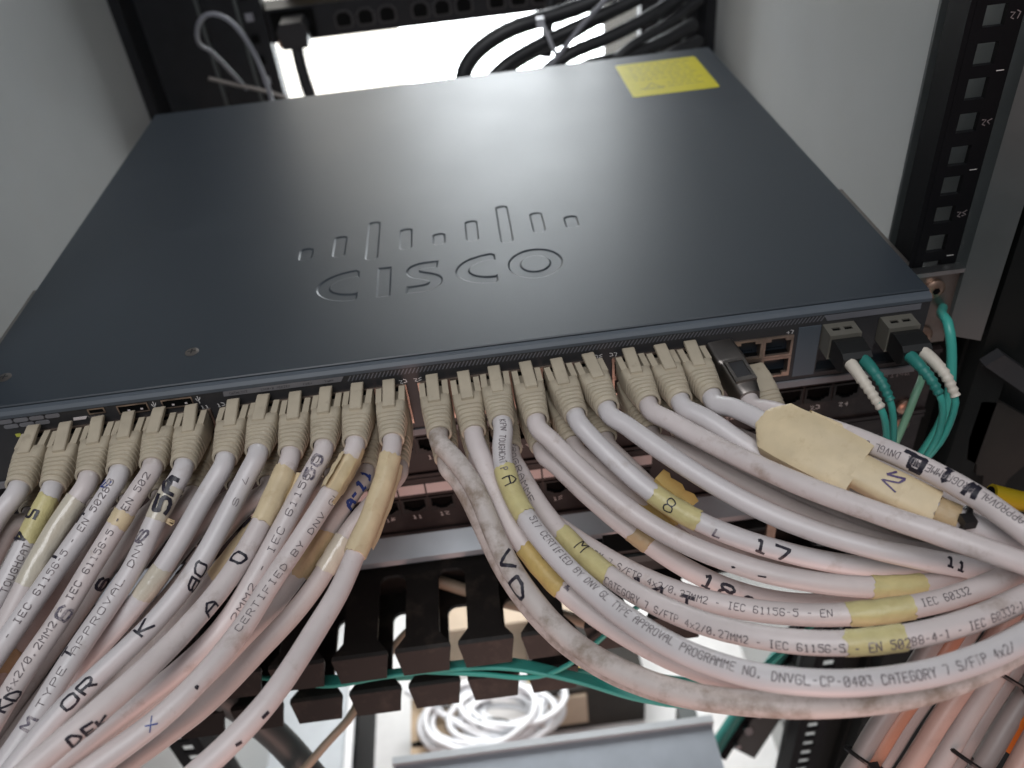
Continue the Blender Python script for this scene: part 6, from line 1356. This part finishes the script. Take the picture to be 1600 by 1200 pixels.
def sleeve(c, s0, s1, extra, ragged=0.8, prof=None, seg=24, phase=0.0):
    """tape wound round a cable: ragged ends, slight wrinkles"""
    mb = MB()
    n = max(4, int((s1 - s0) / 1.2))
    e0 = rng.normal(0, ragged * .4, seg); e1 = rng.normal(0, ragged * .4, seg)
    skew = rng.uniform(-1, 1) * ragged
    wr = rng.uniform(0, 6.28, 4)
    R = []
    for j in range(n + 1):
        f = j / n
        ring = []
        for i in range(seg):
            a = 2 * math.pi * i / seg
            s = s0 + (s1 - s0) * f + (e0[i] + skew * math.sin(a)) * (1 - f) + (e1[i] + skew * math.sin(a + 1)) * f
            r = RAD + extra * (0.75 + 0.3 * math.sin(2 * a + wr[0] + f * 5) * math.sin(f * 9 + wr[1]) + 0.12 * math.sin(5 * a + wr[2] + 14 * f))
            if i == 0: r += extra * .5
            if prof: r = prof(f, a)
            ring.append(on_cable(c, s, a + phase, r))
        R.append(ring)
    inner0 = [on_cable(c, s0 + .3, 2 * math.pi * i / seg + phase, RAD * .97) for i in range(seg)]
    inner1 = [on_cable(c, s1 - .3, 2 * math.pi * i / seg + phase, RAD * .97) for i in range(seg)]
    mb.rings([inner0] + R + [inner1], False, False)
    return mb


for k, s0, s1, m, e in TAPES:
    c = CABLES[k]
    o = sleeve(c, s0, s1, e, 1.0 if m != 'clear' else .5).build('tape_label', M[m], c.root, smooth=50, weld=False)

# loose tape tails sticking out of a few sleeves
def tail(key, s0, s1, ang, reach, m, curl=0.0):
    c = CABLES[key]
    mb = MB()
    n = 8
    rows = []
    for j in range(5):
        f = j / 4
        rows.append([on_cable(c, s0 + (s1 - s0) * i / n + 0.6 * f * math.sin(i * 1.7), ang + curl * f * f, RAD + .3 + reach * f * (1 + .12 * math.sin(i * 2.1))) for i in range(n + 1)])
    v = [p for r in rows for p in r]
    w = n + 1
    th = np.array([0.1, 0.12, 0.1])
    mb.add(v, [(a * w + i, a * w + i + 1, (a + 1) * w + i + 1, (a + 1) * w + i) for a in range(4) for i in range(n)])
    mb.add([np.asarray(p) + th for p in v], [(a * w + i, a * w + i + 1, (a + 1) * w + i + 1, (a + 1) * w + i) for a in range(4) for i in range(n)])
    mb.build('tape_tail', M[m], c.root, smooth=180, weld=False)


def tape_span(key):
    return [(a, b) for k, a, b, m, e in TAPES if k == key][0]


a, b = tape_span('u11'); tail('u11', a + 2, b - 6, math.radians(-118), 2.6, 'cream', -.2)
a, b = tape_span('u10'); tail('u10', a - 3, b + 5, math.radians(-60), 4.5, 'cream', .5); tail('u10', a, b, math.radians(50), 2.5, 'cream', -.6)
a, b = tape_span('u8'); tail('u8', a, b - 8, math.radians(-95), 2.6, 'cream', .3)
a, b = tape_span('l17'); tail('l17', a, b, math.radians(-70), 6.0, 'gold', .2); tail('l17', a + 1, b - 1, math.radians(95), 4.0, 'gold', -.2)
a, b = tape_span('u5'); tail('u5', b - 2, b, math.radians(-90), 3.5, 'tan', .1)
a, b = tape_span('l3'); tail('l3', a, b, math.radians(20), 5, 'tan', .4)

# the big tape flag: a flattened loop, then a narrower band
fc = CABLES['u20']
(_, _, f0, f1), (_, _, g0, g1), (_, _, h0, h1) = FLAGS


def flat_prof(ha, hb, p, ramp=0.0):
    def f(t, a):
        w = 1.0 if not ramp else min(1.0, (0.35 + t / ramp * .65))
        A = ha * w + RAD * (1 - w) * .2
        cs, sn = abs(math.cos(a)), abs(math.sin(a))
        r = ((cs / hb) ** p + (sn / A) ** p) ** (-1 / p)
        return max(r * (1 + .015 * math.sin(9 * t + 3 * a)), RAD + .25)
    return f


sleeve(fc, f0, f1, 1, .4, flat_prof(11.8, 5.0, 5.5, .14), 40).build('tape_flag', M['cream'], fc.root, smooth=24, weld=False)
sleeve(fc, g0 - .8, g1, 1, .5, flat_prof(6.8, 5.1, 4.0), 36).build('tape_label', M['cream'], fc.root, smooth=30, weld=False)
sleeve(fc, g1 + .1, h1, 1, .4, flat_prof(5.0, 4.7, 2.4), 24).build('tape_label', M['tan'], fc.root, smooth=50, weld=False)
loop = MB()
L = []
for i in range(13):
    a = i / 12 * 4.4
    L.append([on_cable(fc, f0 + 14 + q * 13, math.radians(-96), 11.5) + (0.6 + 0.15 * q) * np.array([0.5, 2.6 * math.sin(a), 1.6 - 2.8 * math.cos(a)]) for q in (0, .33, .66, 1)])
w = 4
v = [p for r in L for p in r]
loop.add(v, [(i * w + j, i * w + j + 1, (i + 1) * w + j + 1, (i + 1) * w + j) for i in range(12) for j in range(3)])
loop.build('curled_tape_end', M['cream'], fc.root, smooth=180, weld=False)
pen = MB()
for pl in ([(2, 9), (0, 5), (0, 5)], ):
    pass
wpts = np.array([(3.2, 4.3), (1.0, 2.0), (6.6, 3.6), (5.4, 1.2), (0.6, -0.8), (5.6, -3.0)])
for seg_ in (wpts,):
    r = ribbon(seg_, .75, .6)
    A, B = r; n = len(A)
    def place(p):
        a = -p[1] / 6.4 - .1
        return on_cable(fc, g0 + 8 + p[0] * 1.15, a, flat_prof(6.8, 5.1, 4.0)(.4, a) * 1.02 + .18)
    pen.add([place(p) for p in A] + [place(p) for p in B], [(i, n + i, n + i + 1, i + 1) for i in range(n - 1)])
pen.build('handwriting', M['purple'], fc.root, weld=False)
tie('black cable tie at the end of the big tape flag', on_cable(fc, h1 + 2, 0, 0), fc.T[min(len(fc.T) - 1, int(h1 / 2))], (5.4, 5.4))

# print and handwriting wrapped on the jackets
for key, s0, a0, s1, a1, txt, h, w, inkm in TEXTS:
    c = CABLES[key]
    a0, a1 = np.clip([a0, a1], -72, 72)
    sg = 1.0 if s1 > s0 else -1.0
    L = abs(s1 - s0)
    adv = L / max(1, len(txt) - 0.32) if len(txt) > 1 else max(L, h * .8)
    hand = inkm != 'print'
    mb = MB()
    for pl in strokes(txt, h, adv, 0.3 if hand else 0.04):
        r = ribbon(pl, w * (1.25 if hand else .92), 0.45)
        if r is None: continue
        A, B = r
        n = len(A)
        V_ = []
        for arr in (A, B):
            for p in arr:
                s = s0 + sg * p[0]
                f = np.clip(p[0] / max(L, 1), 0, 1)
                rr = RAD * 1.022 + 0.06 + (tape_at(key, s) * 1.5)
                V_.append(on_cable(c, s, math.radians(a0 + (a1 - a0) * f) - sg * p[1] / RAD, rr))
        mb.add(V_, [(i, n + i, n + i + 1, i + 1) for i in range(n - 1)])
    if mb.v:
        mb.build('handwriting' if hand else 'printed_text', M[inkm], c.root, weld=False)
for key, a_, off, txt, h in (('u1', .35, 20, '5 4', 4.6), ('u14', .25, -10, 'A', 5.0), ('l14', .4, -25, 'M', 4.6), ('u16', .3, 10, '8', 5.0)):
    c = CABLES[key]
    s0, s1 = tape_span(key)
    mb = MB()
    ex_ = [e for k, a, b, m, e in TAPES if k == key][0]
    st_ = s0 + (s1 - s0) * a_
    for pl in strokes(txt, h, 5.0, .2):
        r = ribbon(pl, .5 if key != 'u1' else 1.0, .45)
        A, B = r; n = len(A)
        mb.add([on_cable(c, st_ + p[0], math.radians(off) - p[1] / RAD, RAD + ex_ * 1.35 + .1) for arr in (A, B) for p in arr], [(i, n + i, n + i + 1, i + 1) for i in range(n - 1)])
    mb.build('handwriting', M['marker'], c.root, weld=False)

bpy.context.view_layer.update()
